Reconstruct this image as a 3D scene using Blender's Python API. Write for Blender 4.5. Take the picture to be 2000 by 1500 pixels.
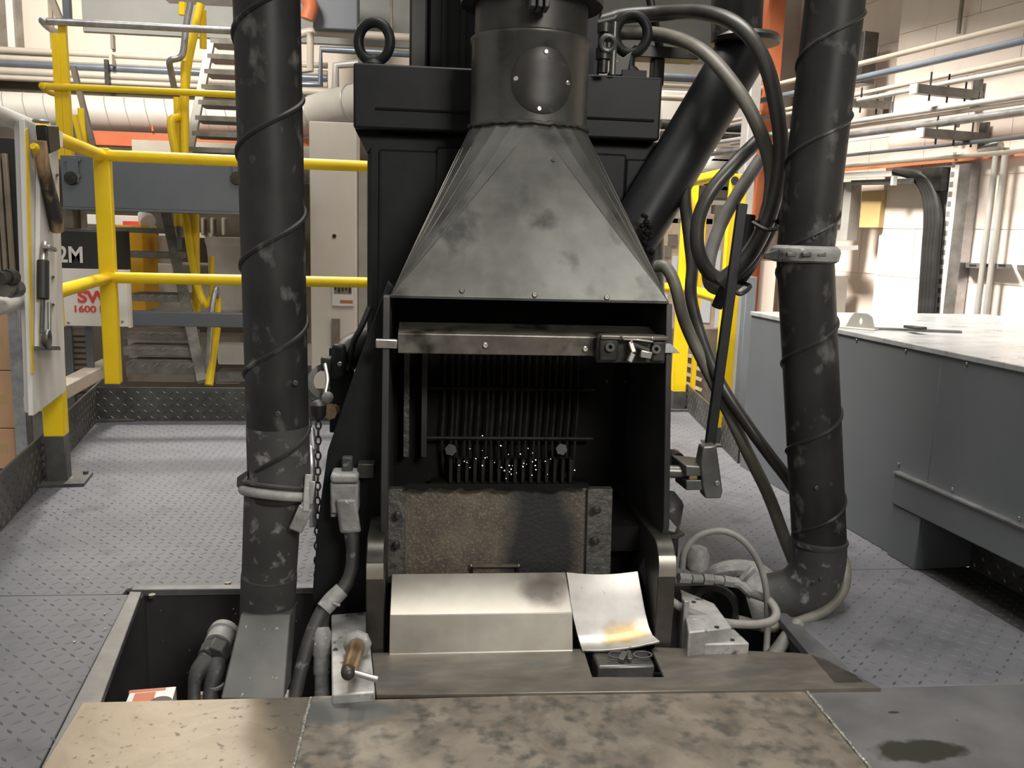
import bpy, bmesh, math, random
import numpy as np
from mathutils import Vector, Matrix, Euler
random.seed(7)
S = bpy.context.scene
COL = S.collection
for o in list(bpy.data.objects):
    bpy.data.objects.remove(o)

# ------------------------------------------------------------------ camera
F = 1700.0; PITCH = math.radians(9.85); YAW = math.radians(6.05); ROLL = math.radians(1.72); CZ = 0.81
fw = Vector((math.sin(YAW)*math.cos(PITCH), math.cos(YAW)*math.cos(PITCH), -math.sin(PITCH)))
r0 = Vector((math.cos(YAW), -math.sin(YAW), 0)); u0 = r0.cross(fw)
RR = math.cos(ROLL)*r0 + math.sin(ROLL)*u0
UU = -math.sin(ROLL)*r0 + math.cos(ROLL)*u0
CAM = Vector((0, 0, CZ))
cd = bpy.data.cameras.new('camera'); cam = bpy.data.objects.new('camera', cd); COL.objects.link(cam)
cd.sensor_width = 36; cd.lens = F/2000*36; cd.clip_start = 0.02; cd.clip_end = 100
mw = Matrix((RR, UU, -fw)).transposed().to_4x4(); mw.translation = CAM; cam.matrix_world = mw
S.camera = cam
# ------------------------------------------------------------------ view, world, lights
S.view_settings.view_transform = 'Standard'; S.view_settings.look = 'None'
S.view_settings.gamma = 1; S.view_settings.use_curve_mapping = False
S.view_settings.exposure = 0.0
wd = bpy.data.worlds.new('hall_light'); S.world = wd; wd.use_nodes = True
bgn = wd.node_tree.nodes['Background']; bgn.inputs[0].default_value = (1.0, 0.97, 0.93, 1); bgn.inputs[1].default_value = 0.37
def area(name, loc, target, sx, sy, power, col=(1, .955, .90)):
    l = bpy.data.lights.new(name, 'AREA'); l.shape = 'RECTANGLE'; l.size = sx; l.size_y = sy
    l.energy = power; l.color = col
    o = bpy.data.objects.new(name, l); COL.objects.link(o); o.location = loc
    o.rotation_euler = (Vector(target)-Vector(loc)).to_track_quat('-Z', 'Y').to_euler()
    return o
area('hall_lamp_back', (-1.3, 6.0, 4.4), (-0.75, 3.2, 0), .45, .45, 14).data.spread = math.radians(37)
area('hall_lamp_front', (1.5, -2.2, 2.7), (0.30, 1.7, 0.75), 1.2, 0.8, 11).data.spread = math.radians(50)
area('hall_lamp_over', (0.5, 2.0, 5.2), (0.7, 2.2, 0), 2.4, 2.4, 74).data.spread = math.radians(95)
area('hall_lamp_left', (-2.2, -1.6, 2.6), (0.1, 1.8, 0.5), 1.0, 0.6, 7)
lr_ = area('right_wall_fill', (-.2, 3.0, 4.0), (2.1, 3.6, .5), .9, .9, 78, (1, .93, .86)); lr_.data.spread = math.radians(60)  # added fill, aimed under the deck to brighten the lower right wall
area('back_wall_fill', (-2.0, 3.2, 4.0), (-1.9, 7.1, 1.7), 1.2, .6, 44, (1, .94, .86)).data.spread = math.radians(64)  # added fill that brightens the back wall

area('plate_glint_fill', (-2.05, 6.5, 3.5), (-.39, 1.235, 0), .5, .5, 1.7, (1, .80, .50)).data.spread = math.radians(40)  # small added lamp, placed to make the warm glint on the left cover plate
area('far_rack_fill', (1.1, 5.0, 3.4), (1.5, 6.3, .7), .8, .6, 16, (1, .94, .86)).data.spread = math.radians(75)  # added fill for the rack and boards behind the fence

# ------------------------------------------------------------------ pixel of a measured point -> world point
def ray(x, y): return fw + RR*((x-1000)/F) - UU*((y-750)/F)
def PY(x, y, Y):
    d = ray(x, y); return CAM + d*(Y/d.y)
def PZ(x, y, z=0.0):
    d = ray(x, y); return CAM + d*((z-CZ)/d.z)
def PX(x, y, X):
    d = ray(x, y); return CAM + d*(X/d.x)
def PP(x, y, p, n):
    d = ray(x, y); return CAM + d*((Vector(p)-CAM).dot(n)/d.dot(n))
def px(n, p): return n/F*((Vector(p)-CAM).dot(fw))          # n pixels at the distance of p, in metres

# ------------------------------------------------------------------ materials
def M(name, c, r=.5, m=0., c2=None, sc=8, lo=.35, hi=.65, bump=0, bsc=60, c3=None, sc3=20, t3=.62, w3=.05, stretch=None, rv=.1, dist=0.0, spec=.5):
    mt = bpy.data.materials.new(name); mt.use_nodes = True
    nt = mt.node_tree; N = nt.nodes; L = nt.links
    b = N['Principled BSDF']; b.inputs['Metallic'].default_value = m; b.inputs['Specular IOR Level'].default_value = spec
    tc = N.new('ShaderNodeTexCoord'); src = tc.outputs['Object']
    if stretch:
        mp = N.new('ShaderNodeMapping'); mp.inputs['Scale'].default_value = stretch
        L.new(src, mp.inputs[0]); src = mp.outputs[0]
    nz = N.new('ShaderNodeTexNoise'); nz.inputs['Scale'].default_value = sc; nz.inputs['Detail'].default_value = 7
    nz.inputs['Roughness'].default_value = .6; nz.inputs['Distortion'].default_value = dist
    L.new(src, nz.inputs['Vector'])
    cr = N.new('ShaderNodeValToRGB'); e = cr.color_ramp.elements
    c2 = c2 or tuple(min(1, x*1.35) for x in c)
    e[0].position = lo; e[0].color = (*c, 1); e[1].position = hi; e[1].color = (*c2, 1)
    L.new(nz.outputs['Fac'], cr.inputs[0]); out = cr.outputs[0]
    if c3:
        n3 = N.new('ShaderNodeTexNoise'); n3.inputs['Scale'].default_value = sc3; n3.inputs['Detail'].default_value = 5
        L.new(src, n3.inputs['Vector'])
        r3 = N.new('ShaderNodeValToRGB'); r3.color_ramp.elements[0].position = t3-w3; r3.color_ramp.elements[1].position = t3+w3
        L.new(n3.outputs['Fac'], r3.inputs[0])
        mx = N.new('ShaderNodeMixRGB'); L.new(r3.outputs[0], mx.inputs[0]); L.new(out, mx.inputs[1]); mx.inputs[2].default_value = (*c3, 1)
        out = mx.outputs[0]
    L.new(out, b.inputs['Base Color'])
    mr = N.new('ShaderNodeMapRange'); mr.inputs[3].default_value = max(.05, r-rv); mr.inputs[4].default_value = min(1, r+rv)
    L.new(nz.outputs['Fac'], mr.inputs[0]); L.new(mr.outputs[0], b.inputs['Roughness'])
    if bump:
        nb = N.new('ShaderNodeTexNoise'); nb.inputs['Scale'].default_value = bsc; nb.inputs['Detail'].default_value = 4
        L.new(src, nb.inputs['Vector'])
        bp = N.new('ShaderNodeBump'); bp.inputs['Strength'].default_value = bump; bp.inputs['Distance'].default_value = .004
        L.new(nb.outputs['Fac'], bp.inputs['Height']); L.new(bp.outputs[0], b.inputs['Normal'])
    return mt
def patch(mt, centre, rx, ry, col, nsc=14, namt=.6, width=.12, rough=None):
    """a stain or painted light and shade with a shape of its own on an existing material; object space"""
    nt = mt.node_tree; N = nt.nodes; L = nt.links; b = N['Principled BSDF']
    old = b.inputs['Base Color'].links[0].from_socket
    tc = N.new('ShaderNodeTexCoord'); mp = N.new('ShaderNodeMapping')
    mp.vector_type = 'TEXTURE'; mp.inputs['Location'].default_value = centre; mp.inputs['Scale'].default_value = (rx, ry, max(rx, ry))
    L.new(tc.outputs['Object'], mp.inputs[0])
    ln = N.new('ShaderNodeVectorMath'); ln.operation = 'LENGTH'; L.new(mp.outputs[0], ln.inputs[0])
    nz = N.new('ShaderNodeTexNoise'); nz.inputs['Scale'].default_value = nsc; nz.inputs['Detail'].default_value = 6
    L.new(tc.outputs['Object'], nz.inputs['Vector'])
    ma = N.new('ShaderNodeMath'); ma.operation = 'MULTIPLY_ADD'; ma.inputs[1].default_value = namt*2; L.new(nz.outputs['Fac'], ma.inputs[0]); L.new(ln.outputs['Value'], ma.inputs[2])
    rp = N.new('ShaderNodeMapRange'); rp.inputs[1].default_value = 1+namt-width; rp.inputs[2].default_value = 1+namt+width
    rp.inputs[3].default_value = 1; rp.inputs[4].default_value = 0
    L.new(ma.outputs[0], rp.inputs[0])
    mx = N.new('ShaderNodeMixRGB'); L.new(rp.outputs[0], mx.inputs[0]); L.new(old, mx.inputs[1]); mx.inputs[2].default_value = (*col, 1)
    L.new(mx.outputs[0], b.inputs['Base Color'])
    if rough is not None:
        ro = b.inputs['Roughness'].links[0].from_socket
        m2 = N.new('ShaderNodeMixRGB'); L.new(rp.outputs[0], m2.inputs[0]); L.new(ro, m2.inputs[1]); m2.inputs[2].default_value = (rough,)*3+(1,)
        L.new(m2.outputs[0], b.inputs['Roughness'])
    return mt

m_floor = M('tread_plate_grey', (.098, .101, .113), .6, .1, (.142, .144, .155), 3, c3=(.075, .076, .083), sc3=9, t3=.66, w3=.1)
m_tread = M('tread_lozenge_grey', (.055, .057, .063), .6, .1, (.115, .117, .126), 5)
m_kick = M('tread_kick_plate_dark', (.07, .072, .066), .45, .5, (.13, .13, .12), 7)
m_kicktread = M('kick_lozenge', (.06, .06, .058), .38, .55, (.14, .14, .13), 7)
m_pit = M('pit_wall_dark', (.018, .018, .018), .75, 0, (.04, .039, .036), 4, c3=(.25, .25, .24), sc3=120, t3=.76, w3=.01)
m_rim = M('pit_rim_steel', (.11, .115, .12), .5, .5, (.2, .2, .2), 10)
m_black = M('machine_black_paint', (.009, .0105, .0115), .45, .1, (.017, .0185, .019), 6, bump=.05, bsc=30, spec=.22)
m_hood = M('hood_sooty_steel', (.062, .062, .057), .36, .7, (.155, .155, .142), 6, .3, .78, bump=.03, bsc=12, c3=(.05, .05, .047), sc3=10, t3=.63, w3=.06)
m_neck = M('neck_sooty_steel', (.028, .028, .0255), .45, .5, (.058, .057, .052), 6, c3=(.13, .13, .12), sc3=30, t3=.72, w3=.04)
m_soot = M('mouth_soot', (.006, .006, .006), .8, 0, (.011, .0105, .0095), 9, bump=.3, bsc=40, spec=.1)
m_sootplate = M('mouth_side_plate', (.022, .023, .024), .5, .2, (.04, .04, .04), 7, c3=(.05, .045, .035), sc3=8, t3=.66, w3=.1)
m_duct = M('duct_black', (.013, .013, .0125), .48, .15, (.034, .034, .032), 9, .3, .7, c3=(.12, .12, .112), sc3=24, t3=.66, w3=.07, bump=.08, bsc=20, stretch=(1, 1, .7), spec=.3)
m_ductdust = M('duct_dusty', (.035, .036, .035), .6, .1, (.065, .065, .062), 7, c3=(.24, .24, .23), sc3=40, t3=.66, w3=.07, bump=.15, bsc=60)
m_steelgrey = M('chute_dusty_steel', (.095, .098, .092), .5, .4, (.15, .15, .14), 8, c3=(.34, .34, .33), sc3=90, t3=.72, w3=.02)
m_tray = M('tray_worn_steel', (.28, .265, .23), .42, .8, (.40, .38, .335), 5, c3=(.35, .32, .27), sc3=14, t3=.66, w3=.1, bump=.04, bsc=30)
m_chute = M('chute_bright_steel', (.50, .485, .45), .38, .75, (.66, .64, .60), 9, bump=.12, bsc=14, c3=(.25, .24, .22), sc3=40, t3=.70, w3=.05)
m_platemid = M('cover_plate_mid', (.15, .132, .106), .5, .45, (.29, .255, .205), 11, .3, .64, c3=(.105, .10, .086), sc3=34, t3=.58, w3=.10, dist=.6)
m_plateleft = M('cover_plate_left', (.17, .148, .12), .44, .6, (.31, .275, .225), 5, .28, .72, c3=(.10, .085, .065), sc3=75, t3=.66, w3=.04, dist=1.5)
m_plateright = M('cover_plate_right', (.13, .13, .132), .5, .4, (.19, .19, .19), 6)
m_plateup = M('cover_plate_upper', (.17, .155, .13), .45, .7, (.27, .25, .215), 7, c3=(.15, .15, .14), sc3=6, t3=.6, w3=.1, stretch=(1, 3, 1))
m_weld = M('weld_bead', (.33, .33, .30), .45, .8, (.55, .54, .5), 60, bump=.6, bsc=150)
m_block = M('cast_steel_block', (.30, .30, .29), .55, .5, (.55, .55, .53), 14, c3=(.12, .12, .12), sc3=35, t3=.66, w3=.04, bump=.15, bsc=60)
m_rustplate = M('back_plate_rusty', (.075, .07, .06), .5, .4, (.135, .12, .095), 14, c3=(.21, .165, .105), sc3=210, t3=.60, w3=.08, bump=.3, bsc=130)
m_strip = M('rough_strip', (.05, .05, .047), .55, .4, (.115, .112, .10), 50, bump=.7, bsc=110)
m_bar = M('greasy_bar_steel', (.14, .13, .11), .36, .8, (.26, .24, .205), 10, c3=(.04, .038, .034), sc3=12, t3=.6, w3=.08)
m_bright = M('worn_bright_steel', (.55, .53, .48), .3, .95, (.72, .70, .65), 20)
m_dark = M('dark_greased_steel', (.03, .03, .028), .4, .5, (.07, .068, .06), 20)
m_gun = M('gunmetal', (.12, .122, .115), .38, .7, (.2, .2, .19), 14)
m_brass = M('brass', (.34, .21, .115), .35, .9, (.52, .37, .23), 30)
m_hose = M('rubber_hose', (.035, .034, .031), .36, .05, (.060, .058, .052), 12)
m_hosegrey = M('dusty_grey_hose', (.16, .155, .145), .55, 0, (.26, .25, .235), 14)
m_hoseolive = M('olive_grey_hose', (.12, .115, .095), .45, 0, (.19, .18, .15), 14)
m_dusty = M('dusty_fitting', (.20, .20, .195), .65, .2, (.36, .36, .35), 18, c3=(.6, .6, .57), sc3=90, t3=.7, w3=.03, bump=.4, bsc=80)
m_yellow = M('yellow_paint', (.82, .56, .005), .38, 0, (.90, .64, .01), 5)
m_yelldirty = M('yellow_paint_dirty', (.80, .55, .005), .42, 0, (.86, .6, .01), 5, c3=(.10, .085, .03), sc3=12, t3=.74, w3=.05)
m_base = M('grimy_post_base', (.05, .05, .048), .5, .3, (.11, .11, .105), 12, c3=(.35, .35, .33), sc3=40, t3=.74, w3=.03)
m_galv = M('galvanised_rail', (.30, .30, .31), .35, .8, (.45, .45, .46), 20)
m_beam = M('grey_beam_paint', (.125, .145, .165), .5, 0, (.15, .17, .19), 3)
m_cab = M('cabinet_grey_paint', (.128, .143, .152), .42, .1, (.148, .163, .172), 3, c3=(.03, .03, .03), sc3=34, t3=.78, w3=.02)
m_cabtop = M('cabinet_top_dusty', (.38, .40, .405), .3, .3, (.55, .56, .555), 6, c3=(.15, .15, .14), sc3=40, t3=.72, w3=.03, stretch=(1, 3, 1))
m_wallR = M('cream_block_wall', (.78, .685, .59), .75, 0, (.85, .76, .67), 2, c3=(.66, .53, .41), sc3=5, t3=.66, w3=.12, stretch=(1, 1, .35))
m_mortar = M('cream_mortar', (.70, .61, .52), .85, 0, (.76, .67, .58), 10)
m_wallB = M('cream_back_wall', (.66, .58, .48), .75, 0, (.74, .66, .56), 1.2, c3=(.52, .45, .35), sc3=2, t3=.66, w3=.15, stretch=(1, 1, .4))
m_cladding = M('grey_cladding', (.20, .205, .185), .6, 0, (.25, .25, .23), 3)
m_pillar = M('pillar_paint', (.66, .61, .53), .7, 0, (.76, .71, .64), 2.5, stretch=(1, 1, .4))
m_pipebeige = M('beige_pipe_paint', (.48, .43, .35), .45, 0, (.56, .50, .42), 5)
m_pipegrey = M('grey_pipe_paint', (.36, .35, .32), .4, .2, (.46, .45, .42), 5)
m_pipeblue = M('blue_grey_pipe', (.13, .155, .19), .35, .3, (.19, .215, .25), 5)
m_spiral = M('lagged_duct_cream', (.52, .49, .43), .55, .1, (.62, .59, .53), 3)
m_orange = M('orange_beam', (.50, .135, .05), .55, 0, (.58, .18, .075), 4)
m_darkgap = M('dark_brown_recess', (.05, .038, .025), .8, 0, (.09, .07, .045), 3)
m_white = M('white_panel_paint', (.56, .55, .51), .5, 0, (.68, .67, .63), 5, c3=(.42, .38, .33), sc3=7, t3=.66, w3=.1, stretch=(1, 1, .3))
m_signwhite = M('sign_white', (.74, .72, .68), .5, 0, (.78, .77, .73), 6)
m_signred = M('sign_red', (.62, .06, .045), .5, 0, (.68, .08, .06), 6)
m_signblack = M('sign_black', (.018, .018, .017), .5, 0, (.03, .03, .028), 5)
m_cardboard = M('cardboard', (.60, .36, .20), .8, 0, (.66, .41, .24), 5)
m_wood = M('worn_wood_handle', (.30, .19, .09), .6, 0, (.42, .28, .15), 14, c3=(.03, .028, .025), sc3=9, t3=.46, w3=.08, stretch=(3, 3, .6))
m_rubber = M('black_rubber', (.012, .012, .012), .5, 0, (.025, .025, .024), 15)
m_mesh = M('perforated_grey', (.20, .19, .17), .6, .2, (.28, .27, .24), 10)
m_treadgrey = M('stair_tread_grey', (.20, .19, .17), .5, .3, (.33, .32, .29), 15)
m_amber = M('amber_cabinet_paint', (.80, .40, .01), .45, 0, (.85, .44, .015), 4)
m_tank = M('off_white_tank', (.58, .53, .45), .5, 0, (.70, .65, .57), 5)
m_tan = M('tan_board', (.50, .36, .15), .6, 0, (.56, .41, .18), 5)
m_dim = M('grille_dim_steel', (.011, .010, .009), .6, .2, (.030, .027, .021), 30, spec=.2)
m_pale = M('pale_sheet', (.80, .84, .88), .5, 0, (.86, .88, .9), 3)
m_busy = M('cluttered_tan', (.55, .43, .31), .7, 0, (.70, .58, .45), 8)
m_brownmid = M('brown_grey_steel', (.20, .17, .135), .55, .2, (.30, .26, .21), 8)

m_lamp = M('lamp_lens', (.9, .88, .8), .4); m_lamp.node_tree.nodes['Principled BSDF'].inputs['Emission Color'].default_value = (1, .95, .85, 1); m_lamp.node_tree.nodes['Principled BSDF'].inputs['Emission Strength'].default_value = 4
# ------------------------------------------------------------------ mesh builder
class MB:
    def __init__(s): s.v = []; s.f = []
    def add(s, vs, fs):
        k = len(s.v); s.v += [Vector(v) for v in vs]; s.f += [tuple(i+k for i in f) for f in fs]; return s
    def hexa(s, p):                       # 4 bottom (ccw from above) + 4 top
        return s.add(p, [(3, 2, 1, 0), (4, 5, 6, 7), (0, 1, 5, 4), (1, 2, 6, 5), (2, 3, 7, 6), (3, 0, 4, 7)])
    def box(s, c, d, rot=None):
        c = Vector(c); h = Vector(d)/2
        p = [Vector((x*h.x, y*h.y, z*h.z)) for z in (-1, 1) for x, y in ((-1, -1), (1, -1), (1, 1), (-1, 1))]
        if rot is not None: p = [rot @ q for q in p]
        return s.hexa([q+c for q in p])
    def lohi(s, a, b):
        a = Vector(a); b = Vector(b)
        lo = Vector(map(min, a, b)); hi = Vector(map(max, a, b)); return s.box((lo+hi)/2, hi-lo)
    def bar(s, p0, p1, w, h, up=(0, 0, 1)):  # rectangular bar between two points
        p0 = Vector(p0); p1 = Vector(p1); d = (p1-p0).normalized(); up = Vector(up)
        if abs(d.dot(up)) > .95: up = Vector((0, 1, 0))
        sd = d.cross(up).normalized(); u = sd.cross(d).normalized()
        q = []
        for p in (p0, p1):
            q += [p-sd*w/2-u*h/2, p+sd*w/2-u*h/2, p+sd*w/2+u*h/2, p-sd*w/2+u*h/2]
        return s.add(q, [(3, 2, 1, 0), (4, 5, 6, 7), (0, 1, 5, 4), (1, 2, 6, 5), (2, 3, 7, 6), (3, 0, 4, 7)])
    def prism(s, poly, vec):              # polygon extruded along vec
        vec = Vector(vec); n = len(poly); poly = [Vector(p) for p in poly]
        vs = poly+[p+vec for p in poly]
        return s.add(vs, [tuple(range(n-1, -1, -1)), tuple(range(n, 2*n))]+[(i, (i+1) % n, n+(i+1) % n, n+i) for i in range(n)])
    def cyl(s, p0, p1, r, n=20, r1=None, cap=True):
        p0 = Vector(p0); p1 = Vector(p1); r1 = r if r1 is None else r1
        d = (p1-p0).normalized(); a = d.orthogonal().normalized(); b = d.cross(a)
        vs = [p0+(a*math.cos(t)+b*math.sin(t))*r for t in [2*math.pi*i/n for i in range(n)]]
        vs += [p1+(a*math.cos(t)+b*math.sin(t))*r1 for t in [2*math.pi*i/n for i in range(n)]]
        fs = [(i, (i+1) % n, n+(i+1) % n, n+i) for i in range(n)]
        if cap: fs += [tuple(range(n-1, -1, -1)), tuple(range(n, 2*n))]
        return s.add(vs, fs)
    def ring(s, p0, p1, ro, ri, n=28):    # pipe with a hole
        p0 = Vector(p0); p1 = Vector(p1); d = (p1-p0).normalized(); a = d.orthogonal().normalized(); b = d.cross(a)
        vs = []
        for p, r in ((p0, ro), (p1, ro), (p1, ri), (p0, ri)):
            vs += [p+(a*math.cos(2*math.pi*i/n)+b*math.sin(2*math.pi*i/n))*r for i in range(n)]
        return s.add(vs, [(k*n+i, k*n+(i+1) % n, ((k+1) % 4)*n+(i+1) % n, ((k+1) % 4)*n+i) for k in range(4) for i in range(n)])
    def lathe(s, p0, axis, prof, n=20):   # prof: (distance along axis, radius)
        p0 = Vector(p0); d = Vector(axis).normalized(); a = d.orthogonal().normalized(); b = d.cross(a)
        vs = []; k = len(prof)
        for t, r in prof:
            vs += [p0+d*t+(a*math.cos(2*math.pi*i/n)+b*math.sin(2*math.pi*i/n))*r for i in range(n)]
        fs = [(j*n+i, j*n+(i+1) % n, (j+1)*n+(i+1) % n, (j+1)*n+i) for j in range(k-1) for i in range(n)]
        fs += [tuple(range(n-1, -1, -1)), tuple(range((k-1)*n, k*n))]
        return s.add(vs, fs)
    def tube(s, pts, r, n=12, smooth=True, cap=True, sub=8):
        pts = [Vector(p) for p in pts]
        rs = r if isinstance(r, (list, tuple)) else [r]*len(pts)
        if smooth and len(pts) > 2: pts, rs = catmull(pts, rs, sub)
        k = len(pts); T = []
        for i in range(k): T.append((pts[min(i+1, k-1)]-pts[max(i-1, 0)]).normalized())
        a = T[0].orthogonal().normalized(); vs = []
        for i in range(k):
            a = (a-T[i]*a.dot(T[i])).normalized(); b = T[i].cross(a)
            vs += [pts[i]+(a*math.cos(2*math.pi*j/n)+b*math.sin(2*math.pi*j/n))*rs[i] for j in range(n)]
        fs = [(i*n+j, i*n+(j+1) % n, (i+1)*n+(j+1) % n, (i+1)*n+j) for i in range(k-1) for j in range(n)]
        if cap: fs += [tuple(range(n-1, -1, -1)), tuple(range((k-1)*n, k*n))]
        return s.add(vs, fs)
    def torus(s, c, nrm, R, r, n=28, m=10, sx=1, sy=1, up=None):
        c = Vector(c); d = Vector(nrm).normalized()
        a = Vector(up) if up else d.orthogonal()
        a = (a-d*a.dot(d)).normalized(); b = d.cross(a); vs = []
        for i in range(n):
            t = 2*math.pi*i/n; q = a*math.cos(t)*sx+b*math.sin(t)*sy
            for j in range(m):
                u = 2*math.pi*j/m; vs.append(c+q*R+(q.normalized()*math.cos(u)+d*math.sin(u))*r)
        return s.add(vs, [(i*m+j, ((i+1) % n)*m+j, ((i+1) % n)*m+(j+1) % m, i*m+(j+1) % m) for i in range(n) for j in range(m)])
    def ball(s, c, r, n=10, m=6, sz=1):
        c = Vector(c); vs = [c+Vector((0, 0, r*sz))]
        for i in range(1, m):
            t = math.pi*i/m
            vs += [c+Vector((r*math.sin(t)*math.cos(2*math.pi*j/n), r*math.sin(t)*math.sin(2*math.pi*j/n), r*sz*math.cos(t))) for j in range(n)]
        vs.append(c-Vector((0, 0, r*sz))); e = len(vs)-1
        fs = [(0, 1+j, 1+(j+1) % n) for j in range(n)]
        fs += [(1+i*n+j, 1+(i+1)*n+j, 1+(i+1)*n+(j+1) % n, 1+i*n+(j+1) % n) for i in range(m-2) for j in range(n)]
        fs += [(1+(m-2)*n+j, e, 1+(m-2)*n+(j+1) % n) for j in range(n)]
        return s.add(vs, fs)
    def sheet(s, grid, th, nrm=None):     # grid rows of points, given thickness along nrm
        a = len(grid); b = len(grid[0]); nrm = Vector(nrm)
        top = [Vector(p) for r in grid for p in r]; bot = [p-nrm*th for p in top]; n = a*b
        fs = []
        for i in range(a-1):
            for j in range(b-1):
                q = (i*b+j, i*b+j+1, (i+1)*b+j+1, (i+1)*b+j); fs.append(q); fs.append(tuple(n+k for k in reversed(q)))
        rim = [j for j in range(b)]+[i*b+b-1 for i in range(1, a)]+[(a-1)*b+j for j in range(b-2, -1, -1)]+[i*b for i in range(a-2, 0, -1)]
        for i in range(len(rim)):
            p, q = rim[i], rim[(i+1) % len(rim)]; fs.append((q, p, n+p, n+q))
        return s.add(top+bot, fs)
    def build(s, name, mat, parent=None, bevel=0, smooth=35, seg=2):
        base = parent.matrix_world.translation if False else (Vector(parent['_at']) if parent is not None else None)
        if base is None:
            xs = [v.x for v in s.v]; ys = [v.y for v in s.v]; zs = [v.z for v in s.v]
            base = Vector(((min(xs)+max(xs))/2, (min(ys)+max(ys))/2, min(zs)))
        me = bpy.data.meshes.new(name); me.from_pydata([tuple(v-base) for v in s.v], [], s.f); me.validate()
        bm = bmesh.new(); bm.from_mesh(me); bmesh.ops.recalc_face_normals(bm, faces=bm.faces); bm.to_mesh(me); bm.free()
        if smooth:
            me.polygons.foreach_set('use_smooth', [True]*len(me.polygons)); me.set_sharp_from_angle(angle=math.radians(smooth))
        me.materials.append(mat)
        o = bpy.data.objects.new(name, me); COL.objects.link(o); o['_at'] = tuple(base)
        if parent is not None: o.parent = parent
        else: o.location = base
        if bevel:
            bv = o.modifiers.new('bevel', 'BEVEL'); bv.width = bevel; bv.segments = seg; bv.limit_method = 'ANGLE'; bv.angle_limit = math.radians(40)
            bv.harden_normals = False
        return o
def catmull(pts, rs, sub):
    P = [pts[0]*2-pts[1]]+pts+[pts[-1]*2-pts[-2]]; q = []; qr = []
    for i in range(1, len(P)-2):
        p0, p1, p2, p3 = P[i-1:i+3]
        for k in range(sub):
            t = k/sub
            q.append(.5*((2*p1)+(p2-p0)*t+(2*p0-5*p1+4*p2-p3)*t*t+(3*p1-p0-3*p2+p3)*t**3)); qr.append(rs[i-1]*(1-t)+rs[i]*t)
    q.append(pts[-1]); qr.append(rs[-1]); return q, qr
# parts are built relative to the thing; sub-parts keep the same frame because parts sit at the thing's origin
def thing(name, label, cat, at, group=None):
    o = bpy.data.objects.new(name, None); COL.objects.link(o); o.location = at; o['_at'] = tuple(at)
    o.empty_display_size = .05; o['label'] = label; o['category'] = cat
    if group: o['group'] = group
    return o
def tag(o, label, cat, group=None):
    o['label'] = label; o['category'] = cat
    if group: o['group'] = group
    return o
def struct(o): o['kind'] = 'structure'; return o
def text(s, origin, xdir, zdir, height, mat, name, parent, depth=.001, bold=0.0, xscale=1.0):
    cu = bpy.data.curves.new(name, 'FONT'); cu.body = s; cu.size = 1; cu.extrude = .01; cu.offset = bold
    t = bpy.data.objects.new('tmp', cu); COL.objects.link(t)
    dg = bpy.context.evaluated_depsgraph_get(); me = bpy.data.meshes.new_from_object(t.evaluated_get(dg))
    bpy.data.objects.remove(t)
    xd = Vector(xdir).normalized(); zd = Vector(zdir).normalized(); nd = xd.cross(zd)
    k = height/.69; base = Vector(parent['_at']); org = Vector(origin)
    for v in me.vertices: v.co = org+xd*v.co.x*k*xscale+zd*v.co.y*k+nd*(v.co.z/.01*depth)-base
    me.materials.clear(); me.materials.append(mat); me.name = name
    o = bpy.data.objects.new(name, me); COL.objects.link(o); o.parent = parent; o['_at'] = tuple(base); return o
def bolt(mb, p, nrm, r=.006, h=.004, hexa=False):
    p = Vector(p); n = Vector(nrm).normalized()
    if hexa: mb.cyl(p-n*.001, p+n*h, r, 6)
    else: mb.lathe(p-n*.001, n, [(0, r), (h*.6, r), (h, r*.7), (h, r*.35), (h*.5, r*.3)], 12)
    return mb
def lozenges(mb, org, u, v, n, lu, lv, inside=None, step=.0255, L=.0105, Wd=.0032, H=.0011):
    org = Vector(org); u = Vector(u).normalized(); v = Vector(v).normalized(); n = Vector(n).normalized()
    for i in range(int(lu/step)):
        for j in range(int(lv/step)):
            c = org+u*(step*(i+.5))+v*(step*(j+.5))
            if inside and not inside(c): continue
            s = 1 if (i+j) % 2 else -1
            a = (u+v*s).normalized(); b = (u*-s+v).normalized()
            mb.add([c-a*L, c-b*Wd, c+a*L, c+b*Wd, c-a*L*.45+n*H, c+a*L*.45+n*H],
                   [(0, 1, 4), (1, 2, 5), (2, 3, 5), (3, 0, 4), (1, 5, 4), (3, 4, 5)])
    return mb

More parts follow.
